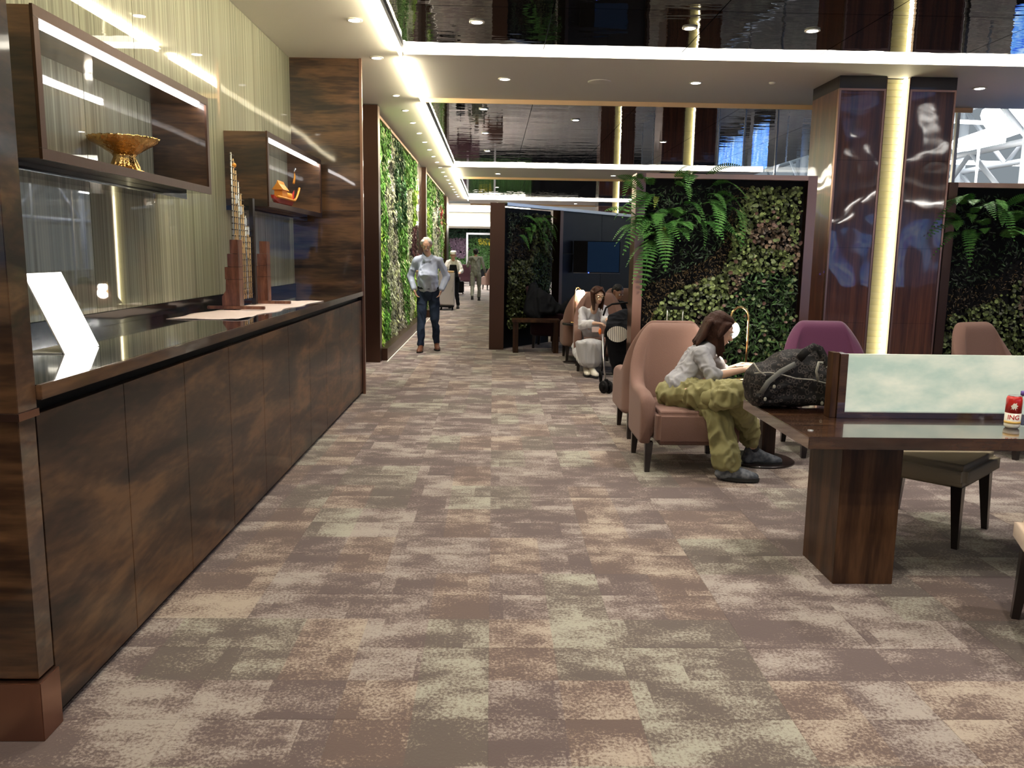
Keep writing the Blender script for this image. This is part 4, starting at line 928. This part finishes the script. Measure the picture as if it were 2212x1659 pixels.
# ---- woman in olive trousers (seated, facing right, bent forward)
wp = thing('person', 'seated woman in grey top and olive trousers bending over her hands', 'person', (1.6, 5.85, 0))
def W(x, y, Y): return P(x, y, Y=Y)-Vector((1.6, 5.85, 0))
hip = W(1470, 846, 5.86); waist = W(1484, 812, 5.88); chest = W(1512, 770, 5.88); neck = W(1533, 742, 5.88); hd = W(1553, 716, 5.88)
shR, shL = W(1514, 766, 5.72), W(1532, 764, 6.05); elR, elL = W(1540, 812, 5.62), W(1562, 806, 6.12); wrR, wrL = W(1603, 799, 5.78), W(1604, 788, 6.0)
hipR, hipL = hip+Vector((0, -.10, 0)), hip+Vector((0, .08, -.03)); knR, knL = W(1594, 851, 5.36), W(1551, 895, 5.50); anR = Vector((1.915, 5.86, .125))-Vector((1.6, 5.85, 0)); anL = Vector((1.60, 5.42, .115))-Vector((1.6, 5.85, 0))
hf, hu = Vector((1, -.05, -.42)), Vector((.42, 0, 1))
hs = []; q, Bh = head_h(hs, hd, hf, hu, 1.05); Y_ = Vector((0, 1, 0))
tb_fwd = (chest-hip).normalized()
Bt, sdt, ft, ut = basis(Vector((1, 0, -.3)), chest-hip)
hs.append(cap(neck-(neck-chest)*.5, hd+Vector((-.02, 0, -.02)), .052, .048)); hs.append([(hip, (.11, .07, .07), Bt), (chest, (.12, .06, .07), Bt)])
for sh, el, wr in ((shR, elR, wrR), (shL, elL, wrL)): hs.append(cap(chest+(sh-chest)*.6, sh, .05, .045)); hs.append(cap(sh, el, .042, .036)); hs.append(cap(el, wr, .037, .022))
hand(hs, wrR, (1, .25, .12), (-.1, .4, -1), 1, .7, .95); hand(hs, wrL, (1, -.35, .02), (-.1, -.5, -1), -1, .7, .95)
for h_, k_2, a_2 in ((hipR, knR, anR), (hipL, knL, anL)): hs.append(cap(h_, k_2, .075, .05)); hs.append(cap(k_2, a_2, .048, .028)); hs.append(cap(a_2, a_2+Vector((.06, 0, -.05)), .03, .025))
blob('body', hs, .0055, 'skin_fair', wp, 5); face_parts(q, Bh, 1.05, wp)
hs = [[(hip+Vector((-.01, 0, .05)), (.155, .115, .09), Bt), (waist, (.145, .105, .06), Bt)], [(waist, (.145, .105, .07), Bt), (chest+ut*.0, (.16, .105, .09), Bt)], [(chest, (.16, .10, .09), Bt), (neck-ut*.02, (.09, .065, .03), Bt)]]
for sh, el, wr in ((shR, elR, wrR), (shL, elL, wrL)): hs.append(cap(chest+(sh-chest)*.4, sh, .075, .064)); hs.append(cap(sh, el, .062, .052)); hs.append(cap(el-(el-sh)*.15, el+(wr-el)*.12, .056, .050))
blob('grey_top', hs, .008, 'grey_knit', wp, 5, (.010, 13, (1, 1, 1.6)))
hs = [[(hip+Vector((-.03, 0, -.01)), (.15, .17, .11), None), (hip+Vector((.05, 0, .0)), (.13, .16, .10), None)]]
kk = knR
hs += [cap(hipR, knR, .112, .090), cap(hipR+Vector((.05, 0, -.03)), knR+Vector((-.06, 0, -.02)), .105, .09), cap(knR, knR+(anR-knR)*.55, .086, .088), cap(knR+(anR-knR)*.55, knR+(anR-knR)*.86, .088, .062)]
blob('trouser_leg', hs, .009, 'olive', wp, 5, (.026, 13, (1.3, 1.3, .5)))
hs = [cap(hipL, knL, .105, .085), cap(knL, knL+(anL-knL)*.5, .085, .092), cap(knL+(anL-knL)*.5, knL+(anL-knL)*.90, .092, .098)]
blob('trouser_leg', hs, .009, 'olive', wp, 5, (.026, 13, (1.3, 1.3, .5)))
# cargo pocket
hs = [[(hipR+(knR-hipR)*.42+Vector((0, -.085, -.01)), (.06, .025, .06), None), (hipR+(knR-hipR)*.72+Vector((0, -.075, -.01)), (.05, .025, .06), None)]]
blob('cargo_pocket', hs, .008, 'olive', wp, 3)
shoe('shoe', anR+Vector((0, 0, -.02)), (1, -.12, 0), 'shoe_grey', wp, 1.12); shoe('shoe', anL+Vector((0, 0, -.01)), (1, -.22, 0), 'shoe_grey', wp, 1.12)
for an_ in (anR, anL): o = blob('sock', [cap(an_+Vector((-.005, 0, .03)), an_+Vector((0, 0, -.01)), .040, .044)], .008, pbr('sock_dark', (.03, .03, .035), .8) if 'sock_dark' not in D.materials else D.materials['sock_dark'], wp, 2)
hs = [[(q(0, -.028, .055), (.092, .098, .080), Bh), (q(0, -.035, -.01), (.092, .078, .08), Bh)], [(q(.088, .0, .05), .02, None), (q(.092, -.005, -.03), .02, None), (q(.08, .03, .07), .018, None)], [(q(-.088, .0, .05), .02, None), (q(-.092, -.005, -.03), .02, None), (q(-.08, .03, .07), .018, None)], [(q(0, .02, .092), (.070, .055, .036), Bh), (q(0, -.03, .09), (.085, .07, .05), Bh)]]
random.seed(3)
for i in range(54):     # locks falling to the shoulders
    a = -.80+1.6*(i/53); e = 1 if a > 0 else -1; b = abs(a)
    st_ = q(e*.075*min(1, b*1.6), -.11+.145*max(0, b-.35)*1.2, .035+random.uniform(-.02, .02))
    p1 = st_+Vector((.004+.02*b, 0, -.085))+Vector((random.uniform(-.01, .01), e*.006, 0)); en = p1+Vector((.0+.05*b*b-.03*(1-b), e*random.uniform(-.004, .012), -.10-.035*b+random.uniform(-.02, .02)))
    hs.append(cap(st_, p1, .015, .014)); hs.append(cap(p1, en, .014, .006))
for i in range(16):
    y_ = -.075+.15*i/15; a_ = q(y_, -.105+.25*abs(y_)*.6, .03); hs.append(cap(a_, a_+Vector((-.045, 0, -.10)), .022, .020)); hs.append(cap(a_+Vector((-.045, 0, -.10)), a_+Vector((-.085+random.uniform(-.01, .01), random.uniform(-.01, .01), -.155+random.uniform(-.015, .015))), .020, .006))
blob('hair', hs, .0055, 'hair_brown', wp, 2)
ph = thing('phone', 'slim white phone in the hands of the bent-over woman', 'phone', P(1612, 789, Y=5.90), R(-10)); box('case', -.07, .06, -.035, .035, -.004, .004, 'white_paint', ph, .003); ph.rotation_euler.y = R(-6)

# ---- old man walking towards the camera
def walker(J, s, cfg, parent):
    """J joints relative to parent; faces f"""
    f = Vector(cfg['f']); Bt, sd, ff, uu = basis(f, (0, 0, 1)); hs = []
    q, Bh = head_h(hs, J['head'], cfg.get('hf', f), cfg.get('hu', (0, 0, 1)), s)
    hs.append(cap(J['neck'], J['head']+Vector((0, 0, -.05)), .056*s, .052*s)); hs.append([(J['pel'], (.12*s, .09*s, .08*s), Bt), (J['chest'], (.14*s, .09*s, .1*s), Bt)])
    for e in ('R', 'L'):
        sh, el, wr = J['sh'+e], J['el'+e], J['wr'+e]; hs.append(cap(sh, el, .044*s, .038*s)); hs.append(cap(el, wr, .037*s, .025*s))
        hand(hs, wr, J['hd'+e], J.get('hn'+e, (0, 0, -1)), 1 if e == 'R' else -1, cfg.get('curl', .5), s)
        hs.append(cap(J['hip'+e], J['kn'+e], .07*s, .05*s)); hs.append(cap(J['kn'+e], J['an'+e], .045*s, .032*s))
    blob('body', hs, .008, cfg['skin'], parent, 4)
    if cfg.get('face', 1): face_parts(q, Bh, s, parent, glasses=cfg.get('glasses', False))
    b = cfg.get('belly', 0); hs = [[(J['pel']+uu*.03+ff*b*.3, (.155*s, .11*s+b*.4, .07*s), Bt), (J['chest']-uu*.10+ff*b*.7, (.16*s, .12*s+b*.6, .10*s), Bt)], [(J['chest']-uu*.1+ff*b*.5, (.155*s, .115*s+b*.4, .10*s), Bt), (J['chest']+uu*.08, (.165*s, .10*s, .08*s), Bt)], [(J['chest']+uu*.10, (.16*s, .085*s, .06*s), Bt), (J['neck']-uu*.01, (.07*s, .06*s, .02*s), Bt)]]
    for e in ('R', 'L'):
        sh, el, wr = J['sh'+e], J['el'+e], J['wr'+e]; hs.append(cap(J['chest']+uu*.08+(sh-J['chest'])*.4, sh, .075*s, .066*s)); hs.append(cap(sh, el, .066*s, .056*s)); fr = cfg.get('sleeve', .9); hs.append(cap(el, el+(wr-el)*fr, .056*s, .042*s))
    blob(cfg['topn'], hs, .011, cfg['top'], parent, 4, (.013, 10, (1, 1, .7)))
    hs = [[(J['pel'], (.155*s, .115*s, .09*s), Bt), (J['pel']-uu*.07, (.15*s, .11*s, .08*s), Bt)]]
    for e in ('R', 'L'): hs.append(cap(J['hip'+e], J['kn'+e], .092*s, .070*s)); hs.append(cap(J['kn'+e], J['an'+e]+uu*.03, .070*s, .062*s))
    blob('trousers', hs, .011, cfg['bottom'], parent, 4, (.012, 10, (1, 1, .5)))
    for e in ('R', 'L'): shoe('shoe', J['an'+e], J.get('toe'+e, f), cfg['shoe'], parent, s*1.12)
    return q, Bh, Bt, ff, uu, sd
def V(x, y, z): return Vector((x, y, z))
om = thing('person', 'white-haired old man in pale blue shirt and jeans walking with hands in pockets', 'person', (-.985, 12.75, 0))
# his right side is at -X from the camera's view (he faces -Y)
J = dict(pel=V(0, 0, .93), chest=V(0, -.01, 1.27), neck=V(0, -.02, 1.46), head=V(-.02, -.05, 1.60), shR=V(-.18, 0, 1.375), shL=V(.18, 0, 1.375), elR=V(-.275, .06, 1.14), elL=V(.28, .06, 1.14), wrR=V(-.21, -.06, .955), wrL=V(.21, -.06, .955),
         hdR=(.35, -.1, -1), hdL=(-.35, -.1, -1), hnR=(1, -.2, .3), hnL=(-1, -.2, .3), hipR=V(-.09, 0, .90), hipL=V(.09, 0, .90), knR=V(-.10, -.05, .50), knL=V(.10, .02, .50), anR=V(-.105, -.10, .09), anL=V(.12, .16, .10), toeR=(-.1, -1, 0), toeL=(.15, -1, 0))
q, Bh, Bt, ff, uu, sd = walker(J, 1.0, dict(f=(0, -1, 0), hf=(0, -1, -.35), hu=(0, -.35, 1), skin='skin', top='shirt_blue', topn='blue_shirt', bottom='denim', shoe='shoe_brown', belly=.07, sleeve=.97, glasses=True), om)
blob('white_hair', [[(q(0, -.035, .055), (.084, .085, .072), Bh)], [(q(-.075, -.03, .02), .022, None), (q(-.06, .02, .075), .028, None), (q(.06, .02, .075), .028, None), (q(.075, -.03, .02), .022, None)], [(q(0, -.09, 0), (.06, .03, .05), Bh)]], .008, 'hair_white', om, 3, (.006, 40, (1, 1, 1)))
blob('moustache', [[(q(-.022, .088, -.035), .007, None), (q(.022, .088, -.035), .007, None)]], .005, 'hair_white', om, 2)
prism('belt', [(.165*math.cos(2*PI*i/28), .135*math.sin(2*PI*i/28)-.01) for i in range(28)], .955, .995, 'black', om)
for s in (-1, 1): prism('collar', [(s*.005, 1.43), (s*.075, 1.49), (s*.065, 1.515), (s*.085, 1.45), (s*.045, 1.395)], -.135, -.118, 'shirt_blue', om, axis='Y')

# ---- kitchen worker behind a trolley
kw = thing('person', 'kitchen worker in white jacket and cap pushing the grey trolley', 'person', (-1.08, 22.9, 0))
J = dict(pel=V(0, 0, .84), chest=V(0, -.02, 1.14), neck=V(0, -.04, 1.30), head=V(0, -.08, 1.42), shR=V(-.16, -.02, 1.25), shL=V(.16, -.02, 1.25), elR=V(-.22, -.10, 1.02), elL=V(.23, -.10, 1.02), wrR=V(-.18, -.30, .98), wrL=V(.19, -.30, .98),
         hdR=(0, -1, 0), hdL=(0, -1, 0), hipR=V(-.08, 0, .82), hipL=V(.08, 0, .82), knR=V(-.09, 0, .45), knL=V(.09, 0, .45), anR=V(-.09, .02, .085), anL=V(.13, -.02, .085))
q, Bh, Bt, ff, uu, sd = walker(J, .95, dict(f=(0, -1, 0), hf=(0, -1, -.2), hu=(0, -.2, 1), skin='skin', top='chef_white', topn='white_jacket', bottom='black_cloth', shoe='shoe_sole', sleeve=.9), kw)
blob('white_cap', [[(q(0, -.01, .075), (.085, .095, .03), Bh), (q(0, -.02, .13), (.085, .09, .025), Bh)]], .009, 'chef_white', kw, 2)
blob('apron', [[(V(-.08, -.12, 1.18), .012, None), (V(.08, -.12, 1.18), .012, None), (V(-.14, -.13, .85), .012, None), (V(.14, -.13, .85), .012, None)]], .009, 'black_cloth', kw, 1)
tc_ = thing('service_trolley', 'tall closed grey service trolley pushed by the kitchen worker', 'trolley', (-1.22, 22.25, 0))
box('cabinet', -.20, .20, -.25, .25, .13, .99, 'plastic_grey', tc_, .015); box('door', -.18, .18, -.262, -.251, .16, .95, 'plastic_grey', tc_, .004); box('tray_top', -.19, .19, -.24, .24, .991, 1.03, 'bamboo', tc_, .01)
tube('door_handle', [(.15, -.27, .5), (.15, -.285, .53), (.15, -.285, .62), (.15, -.27, .65)], .006, 'steel', tc_, 6); box('base_frame', -.19, .19, -.24, .24, .08, .125, 'black', tc_)
for a in (-.15, .15):
    for b_ in (-.2, .2): tube('castor', [(a-.012, b_, .04), (a+.012, b_, .04)], .04, 'black', tc_, 12)
# ---- man walking away
mw = thing('person', 'dark-haired man in grey hooded jacket walking away down the corridor', 'person', (-.545, 26.6, 0))
J = dict(pel=V(0, 0, .90), chest=V(0, 0, 1.22), neck=V(0, .01, 1.40), head=V(0, .02, 1.53), shR=V(.18, 0, 1.35), shL=V(-.18, 0, 1.35), elR=V(.25, .02, 1.10), elL=V(-.25, .03, 1.10), wrR=V(.30, .10, .90), wrL=V(-.25, .22, 1.08),
         hdR=(.2, .1, -1), hdL=(0, 1, .2), hipR=V(.09, 0, .86), hipL=V(-.09, 0, .86), knR=V(.11, .08, .48), knL=V(-.10, -.02, .46), anR=V(.11, .10, .10), anL=V(-.10, -.22, .14))
q, Bh, Bt, ff, uu, sd = walker(J, .98, dict(f=(0, 1, 0), skin='skin', top='grey_cloth', topn='grey_jacket', bottom='grey_cloth', shoe='shoe_sole', face=0, sleeve=.9), mw)
blob('dark_hair', [[(q(0, -.02, .05), (.082, .095, .075), Bh), (q(0, -.05, -.01), (.07, .05, .05), Bh)]], .009, 'hair_black', mw, 2)
blob('hood', [[(V(-.08, -.07, 1.37), .035, None), (V(.08, -.07, 1.37), .035, None), (V(0, -.11, 1.27), .03, None)]], .009, 'grey_cloth', mw, 3)

# ---- woman in white seated
ww = thing('person', 'seated woman in glasses and a long white dress beside the stroller', 'person', (1.33, 10.7, 0))
def W2(x, y, Y): return P(x, y, Y=Y)-Vector((1.33, 10.7, 0))
hip = W2(1270, 745, 10.85); chest = W2(1273, 690, 10.75); neck = W2(1282, 662, 10.68); hd = W2(1291, 639, 10.58)
hf, hu = Vector((.35, -1, -.30)), Vector((.05, -.25, 1)); shR, shL = W2(1258, 672, 10.70), W2(1303, 668, 10.72); elR, elL = W2(1259, 702, 10.60), W2(1308, 695, 10.5); wrR, wrL = W2(1287, 698, 10.30), W2(1312, 690, 10.25)
hipR, hipL = hip+V(-.09, 0, 0), hip+V(.09, 0, 0); knR, knL = W2(1266, 748, 10.35), W2(1292, 748, 10.30); anR, anL = V(-.02, -.42, .10), V(.03, -.43, .10)
anR = Vector((1.19, 10.32, .1))-Vector((1.33, 10.7, 0)); anL = Vector((1.25, 10.22, .1))-Vector((1.33, 10.7, 0))
hs = []; q, Bh = head_h(hs, hd, hf, hu, 1.0); hs.append(cap(neck-V(0, 0, .06), hd+V(0, .02, -.04), .05, .046)); Bt, sdt, ft, ut = basis((.1, -1, 0), (0, 0, 1)); hs.append([(hip, (.12, .1, .1), Bt), (chest, (.13, .085, .1), Bt)])
for sh, el, wr in ((shR, elR, wrR), (shL, elL, wrL)): hs.append(cap(sh, el, .04, .036)); hs.append(cap(el, wr, .036, .023))
hand(hs, wrR, (.8, -.6, 0), (0, 0, -1), 1, .5, .95); hand(hs, wrL, (.3, -1, 0), (0, 0, -1), -1, .5, .95)
for h_, k_2, a_2 in ((hipR, knR, anR), (hipL, knL, anL)): hs.append(cap(h_, k_2, .07, .05)); hs.append(cap(k_2, a_2, .045, .032))
blob('body', hs, .007, 'skin_fair', ww, 4); face_parts(q, Bh, 1.0, ww, glasses=True)
hs = [[(hip+V(0, 0, .03), (.145, .11, .07), Bt), (chest, (.145, .10, .10), Bt)], [(chest, (.145, .095, .10), Bt), (neck-V(0, -.02, .045), (.085, .055, .02), Bt)]]
for sh, el, wr in ((shR, elR, wrR), (shL, elL, wrL)): hs.append(cap(chest+(sh-chest)*.4+V(0, 0, .02), sh, .07, .062)); hs.append(cap(sh, el, .062, .060)); hs.append(cap(el, el+(wr-el)*.72, .060, .052))
blob('white_blouse', hs, .009, 'white_fabric', ww, 4, (.010, 12, (1, 1, 1)))
hs = [[(hip, (.17, .13, .08), Bt), ((knR+knL)*.5+V(0, .03, .0), (.16, .09, .085), Bt)], [((knR+knL)*.5+V(0, .0, .01), (.165, .09, .07), Bt), (V(-.11, -.43, .42), (.18, .13, .05), None), (V(-.11, -.45, .17), (.14, .13, .05), None)], [(hipR+V(-.02, 0, -.02), (.12, .12, .08), None), (V(-.18, -.25, .20), (.08, .12, .04), None), (V(-.11, -.44, .14), (.13, .13, .03), None)]]
blob('long_skirt', hs, .010, 'white_fabric2', ww, 4, (.016, 9, (1.6, 1.6, .35)))
blob('belt_sash', [[(hip+V(0, -.02, .09), (.135, .105, .012), Bt)]], .008, 'white_fabric', ww, 2)
for an_, d_ in ((anR, (.0, -1, 0)), (anL, (.25, -1, 0))): shoe('shoe', an_, d_, 'shoe_white', ww, 1.05)
hs = [[(q(0, -.025, .045), (.086, .090, .078), Bh)]]; random.seed(5)
for i in range(40):
    a = -1+2*i/39; e = 1 if a > 0 else -1; b = abs(a); st_ = q(e*.078*min(1, b*1.5), -.10+.16*max(0, b-.35)*1.2, .05)
    p1 = st_+V(e*.012, 0, -.12); en = p1+V(e*.01, -.03*b, -.11+random.uniform(-.02, .02)); hs += [cap(st_, p1, .016, .015), cap(p1, en, .015, .006)]
for e in (-1, 1): hs.append([(q(e*.01, .06, .10), .014, None), (q(e*.06, .055, .055), .013, None), (q(e*.05, -.0, .1), .02, None)])
blob('hair', hs, .007, 'hair_brown', ww, 2)

# ---- man bending behind
mb = thing('person', 'dark-haired man in black looking down behind the woman in white', 'person', (2.05, 12.5, 0))
hd = P(1334, 632, Y=12.4)-Vector((2.05, 12.5, 0)); hf, hu = Vector((.55, -.7, -.55)), Vector((.3, -.4, 1)); hs = []; q, Bh = head_h(hs, hd, hf, hu, 1.0); ch_ = V(hd.x-.02, .12, .72); hs.append(cap(hd+V(-.01, .03, -.05), ch_+V(0, 0, .12), .05, .06)); Bt, *_ = basis((.4, -1, 0), (0, 0, 1)); hs.append([(V(hd.x, .2, .50), (.13, .1, .08), Bt), (ch_, (.14, .1, .09), Bt)])
for e in (-1, 1): hs.append(cap(ch_+V(e*.15, 0, .03), ch_+V(e*.2, -.1, -.22), .045, .04)); hs.append(cap(ch_+V(e*.2, -.1, -.22), ch_+V(e*.08, -.30, -.16), .04, .026)); hand(hs, ch_+V(e*.08, -.30, -.16), (0, -1, 0), (0, 0, -1), e, .6)
blob('body', hs, .008, 'skin_dark', mb, 4); face_parts(q, Bh, 1.0, mb)
hs = [[(V(hd.x, .2, .50), (.17, .14, .10), Bt), (ch_, (.19, .12, .10), Bt)], [(ch_, (.18, .11, .09), Bt), (ch_+V(0, 0, .11), (.08, .06, .02), Bt)], [(V(hd.x-.1, .0, .45), .10, None), (V(hd.x-.05, -.3, .40), .08, None)], [(V(hd.x+.1, .0, .45), .10, None), (V(hd.x+.05, -.3, .40), .08, None)]]
for e in (-1, 1): hs.append(cap(ch_+V(e*.12, 0, .03), ch_+V(e*.2, -.1, -.22), .075, .055)); hs.append(cap(ch_+V(e*.2, -.1, -.22), ch_+V(e*.09, -.27, -.17), .055, .04)); hs.append(cap(V(hd.x+e*.09, -.30, .40), V(hd.x+e*.09, -.28, .06), .075, .05))
blob('black_clothes', hs, .010, 'black_cloth', mb, 4)
blob('dark_hair', [[(q(0, -.02, .055), (.080, .090, .068), Bh), (q(0, -.06, .0), (.07, .04, .05), Bh)]], .007, 'hair_black', mb, 2, (.004, 50, (1, 1, 1)))
# man's armchair
dup(ch, (2.02, 12.68, 0), R(0), 'dusty pink armchair the dark-haired man sits on')

# ---- stroller
so = thing('stroller', 'black folding baby stroller with a striped rear window beside the woman in white', 'stroller', (1.38, 9.45, 0))
def Wk(x, y, Y): return P(x, y, Y=Y)-Vector((1.38, 9.45, 0))
pts = [Wk(1303, 682, 9.35), Wk(1309, 665, 9.35), Wk(1322, 657, 9.35), Wk(1350, 654, 9.37), Wk(1385, 654, 9.6), Wk(1392, 665, 9.7)]
tube('push_handle', pts, .011, 'black', so, 8)
hs = [[(Wk(1312, 707, 9.35), .03, None), (Wk(1320, 686, 9.45), .04, None), (Wk(1350, 676, 9.55), .05, None), (Wk(1380, 700, 9.6), .08, None), (Wk(1308, 725, 9.4), .02, None), (Wk(1350, 715, 9.40), .05, None)]]
blob('canopy', hs, .010, 'black_cloth', so, 3, (.012, 8, (1, 1, 2)))
hs = [[(Wk(1312, 725, 9.42), .03, None), (Wk(1370, 730, 9.42), .05, None), (Wk(1330, 790, 9.5), .06, None), (Wk(1375, 790, 9.5), .06, None)], [(Wk(1325, 800, 9.5), .03, None), (Wk(1375, 800, 9.5), .05, None), (Wk(1330, 812, 9.45), .02, None), (Wk(1375, 812, 9.5), .02, None)]]
blob('seat_fabric', hs, .010, 'black_cloth', so, 3, (.008, 8, (1, 1, 1)))
def stripes():
    m, nt, b, L = nodes('striped_fabric'); N = nt.nodes; tc = N.new('ShaderNodeTexCoord'); sx = N.new('ShaderNodeSeparateXYZ'); L.new(tc.outputs['Object'], sx.inputs[0]); mu = N.new('ShaderNodeMath'); mu.operation = 'MULTIPLY'; mu.inputs[1].default_value = 46; L.new(sx.outputs[0], mu.inputs[0]); fr = N.new('ShaderNodeMath'); fr.operation = 'FRACT'; L.new(mu.outputs[0], fr.inputs[0])
    rp = N.new('ShaderNodeValToRGB'); L.new(fr.outputs[0], rp.inputs[0]); rp.color_ramp.interpolation = 'CONSTANT'; e = rp.color_ramp.elements; e[0].color = (.06, .06, .07, 1); e[1].position = .28; e[1].color = (.78, .76, .68, 1); L.new(rp.outputs[0], b.inputs['Base Color']); b.inputs['Roughness'].default_value = .8; return m
M['stripes'] = stripes(); c_ = Wk(1334, 721, 9.33); n_ = 24
prof = [(c_.x+.118*math.cos(2*PI*i/n_), c_.z+(.095 if math.sin(2*PI*i/n_) < 0 else .085)*math.sin(2*PI*i/n_)) for i in range(n_)]
prism('striped_window', prof, c_.y-.012, c_.y+.004, 'stripes', so, axis='Y')
for x_, Y_2, nm in ((1304, 9.12, 'front_leg'), (1372, 9.2, 'front_leg')):
    wpt = Wk(x_+4, 832, Y_2-.12); tube(nm, [Wk(x_-2, 722, Y_2+.18), Wk(x_-1, 770, Y_2+.02), wpt+V(0, .02, .06)], .010, 'steel' if x_ < 1350 else 'black', so, 8)
    for e in (-.028, .028):
        hb = lathe('wheel', [(.045, -.011), (.068, -.011), (.072, 0), (.068, .011), (.045, .011), (.045, -.011)], 'black', so, 24); hb.location = (wpt.x+e, -.50 if x_ < 1350 else -.42, .073); hb.rotation_euler = (0, R(90), R(32))
        hu_ = lathe('hub', [(.004, -.008), (.016, -.010), (.016, .010), (.004, .008)], 'steel', hb, 12); 
        bm = bmesh.new()
        for k in range(6): a = k*PI/3; tube_bm(bm, [(.012*math.cos(a), .012*math.sin(a), 0), (.047*math.cos(a), .047*math.sin(a), 0)], .004, 4)
        bm2('spokes', bm, 'black', hb)
    box('axle_block', wpt.x-.02, wpt.x+.02, (-.50 if x_ < 1350 else -.42)-.02, (-.50 if x_ < 1350 else -.42)+.03, .06, .16, 'black', so, .005)
for x_ in (-.08, .30):
    hb = lathe('wheel', [(.05, -.011), (.075, -.011), (.08, 0), (.075, .011), (.05, .011), (.05, -.011)], 'black', so, 24); hb.location = (x_, .30, .08); hb.rotation_euler = (0, R(90), 0); tube('rear_leg', [(x_, .30, .08), (x_+.02, .02, .55)], .010, 'black', so, 8)
tube('cross_bar', [(-.08, .30, .10), (.30, .30, .10)], .008, 'black', so, 8); sphere('orange_toy', Wk(1296, 716, 9.40), .028, pbr('orange', (.8, .18, .03), .5), so, (.6, .6, 1.3))
box('muslin', *(lambda p: (p.x-.05, p.x+.04, p.y-.01, p.y+.01, p.z-.03, p.z+.03))(Wk(1288, 712, 9.45)), 'white_cloth', so, .004)

# ---- booth furniture
bt_ = thing('low_table', 'dark low table in the shaded booth beside the bronze post', 'table', (.30, 12.62, 0))
box('top', 0, .74, 0, .4, .47, .51, 'leg_wood', bt_, .003); box('side_slab', .02, .10, .02, .38, 0, .469, 'leg_wood', bt_); box('side_slab', .64, .72, .02, .38, 0, .469, 'leg_wood', bt_)
jk = thing('jacket', 'black jacket draped over the dark plum armchair in the booth', 'jacket', (0, 0, 0))
jp = lambda x, y, Y=13.25: P(x, y, Y=Y)
blob('cloth', [[((.66, 13.30, .97), .07, None), ((.68, 13.78, .97), .07, None), ((.58, 13.22, .58), .08, None), ((.74, 13.15, .52), .08, None)], [((.76, 13.20, .93), .06, None), ((1.08, 13.12, .64), .06, None), ((.78, 13.10, .60), .07, None)], [((1.08, 13.12, .64), .06, None), ((1.26, 13.08, .66), .08, None), ((1.22, 13.1, .74), .07, None)]], .014, 'black_cloth', jk, 4, (.03, 6, (1.5, 1.5, .5)))
# far suitcase, far plants and arch
fs = thing('suitcase', 'small black suitcase standing far down the corridor', 'suitcase', (P(993, 618, Y=31).x, 31, 0)); box('shell', -.16, .16, -.1, .1, .05, .48, 'black', fs, .03, 3); tube('handle_bar', [(0, 0, .48), (0, 0, .62)], .02, 'steel', fs, 6)
for a in (-.12, .12): sphere('wheel', (a, 0, .026), .026, 'black', fs)
fp = thing('living_wall', 'far green and purple plant wall with a doorway frame at the corridor end', 'plant wall', (0, 45.6, 0))
box('back_panel', -6, 2.5, .1, .3, 0, 2.75, 'black', fp)
n = 9000; X = -5+rng.random(n)*7; Z = .7+rng.random(n)*2.05; wv = np.array([nz(a*.8, b_*.5, 3) for a, b_ in zip(X, Z)])
for nm, m, c in (('purple_foliage', (wv > .08) & (X < -.9) & (Z < 2.3), (.22, .14, .20)), ('dark_foliage', (Z >= 2.3), (.02, .06, .03)), ('yellow_blossom', (np.abs(X+.45) < .35) & (Z > 1.95) & (Z < 2.3), (.65, .55, .05))):
    k = np.where(m)[0]; leaf_mesh(nm, np.stack([X[k], -.1*rng.random(len(k)), Z[k]], 1), np.stack([rng.normal(size=len(k))*.5, -np.ones(len(k)), rng.normal(size=len(k))*.5+.3], 1), .07*(.6+rng.random(len(k))), np.array(c)[None]*(.6+.8*rng.random((len(k), 1))), 'diamond', None, fp)
k = np.where(~((wv > .08) & (X < -.9)) & (Z < 2.3))[0]; leaf_mesh('green_foliage', np.stack([X[k], -.1*rng.random(len(k)), Z[k]], 1), np.stack([rng.normal(size=len(k))*.5, -np.ones(len(k)), rng.normal(size=len(k))*.5+.3], 1), .07*(.6+rng.random(len(k))), np.array((.07, .17, .04))[None]*(.6+.8*rng.random((len(k), 1))), 'diamond', None, fp)
for x_ in (-1.45, .0): box('doorway_post', x_, x_+.10, -.25, -.05, 0, 2.5, 'steel', fp)
box('doorway_head', -1.45, .10, -.25, -.05, 2.5, 2.6, 'steel', fp)
so_ = thing('sofa', 'dark red low sofa in the far lounge', 'sofa', (-1.6, 41.5, 0)); box('seat', -.9, .9, -.4, .4, .15, .45, 'dark_purple', so_, .05, 3); box('backrest', -.9, .9, .3, .45, .46, .95, 'dark_purple', so_, .05, 3); box('leg', -.85, -.8, -.35, -.3, 0, .15, 'black_wood', so_); box('leg', .8, .85, -.35, -.3, 0, .15, 'black_wood', so_)
for k in range(3):
    l = D.lights.new('far_lamp', 'AREA'); l.energy = 140; l.size = 1.6; o = D.objects.new('far_lamp', l); C.objects.link(o); o.location = (-1.0, 35+k*3.4, 3.38 if k < 2 else 2.74)
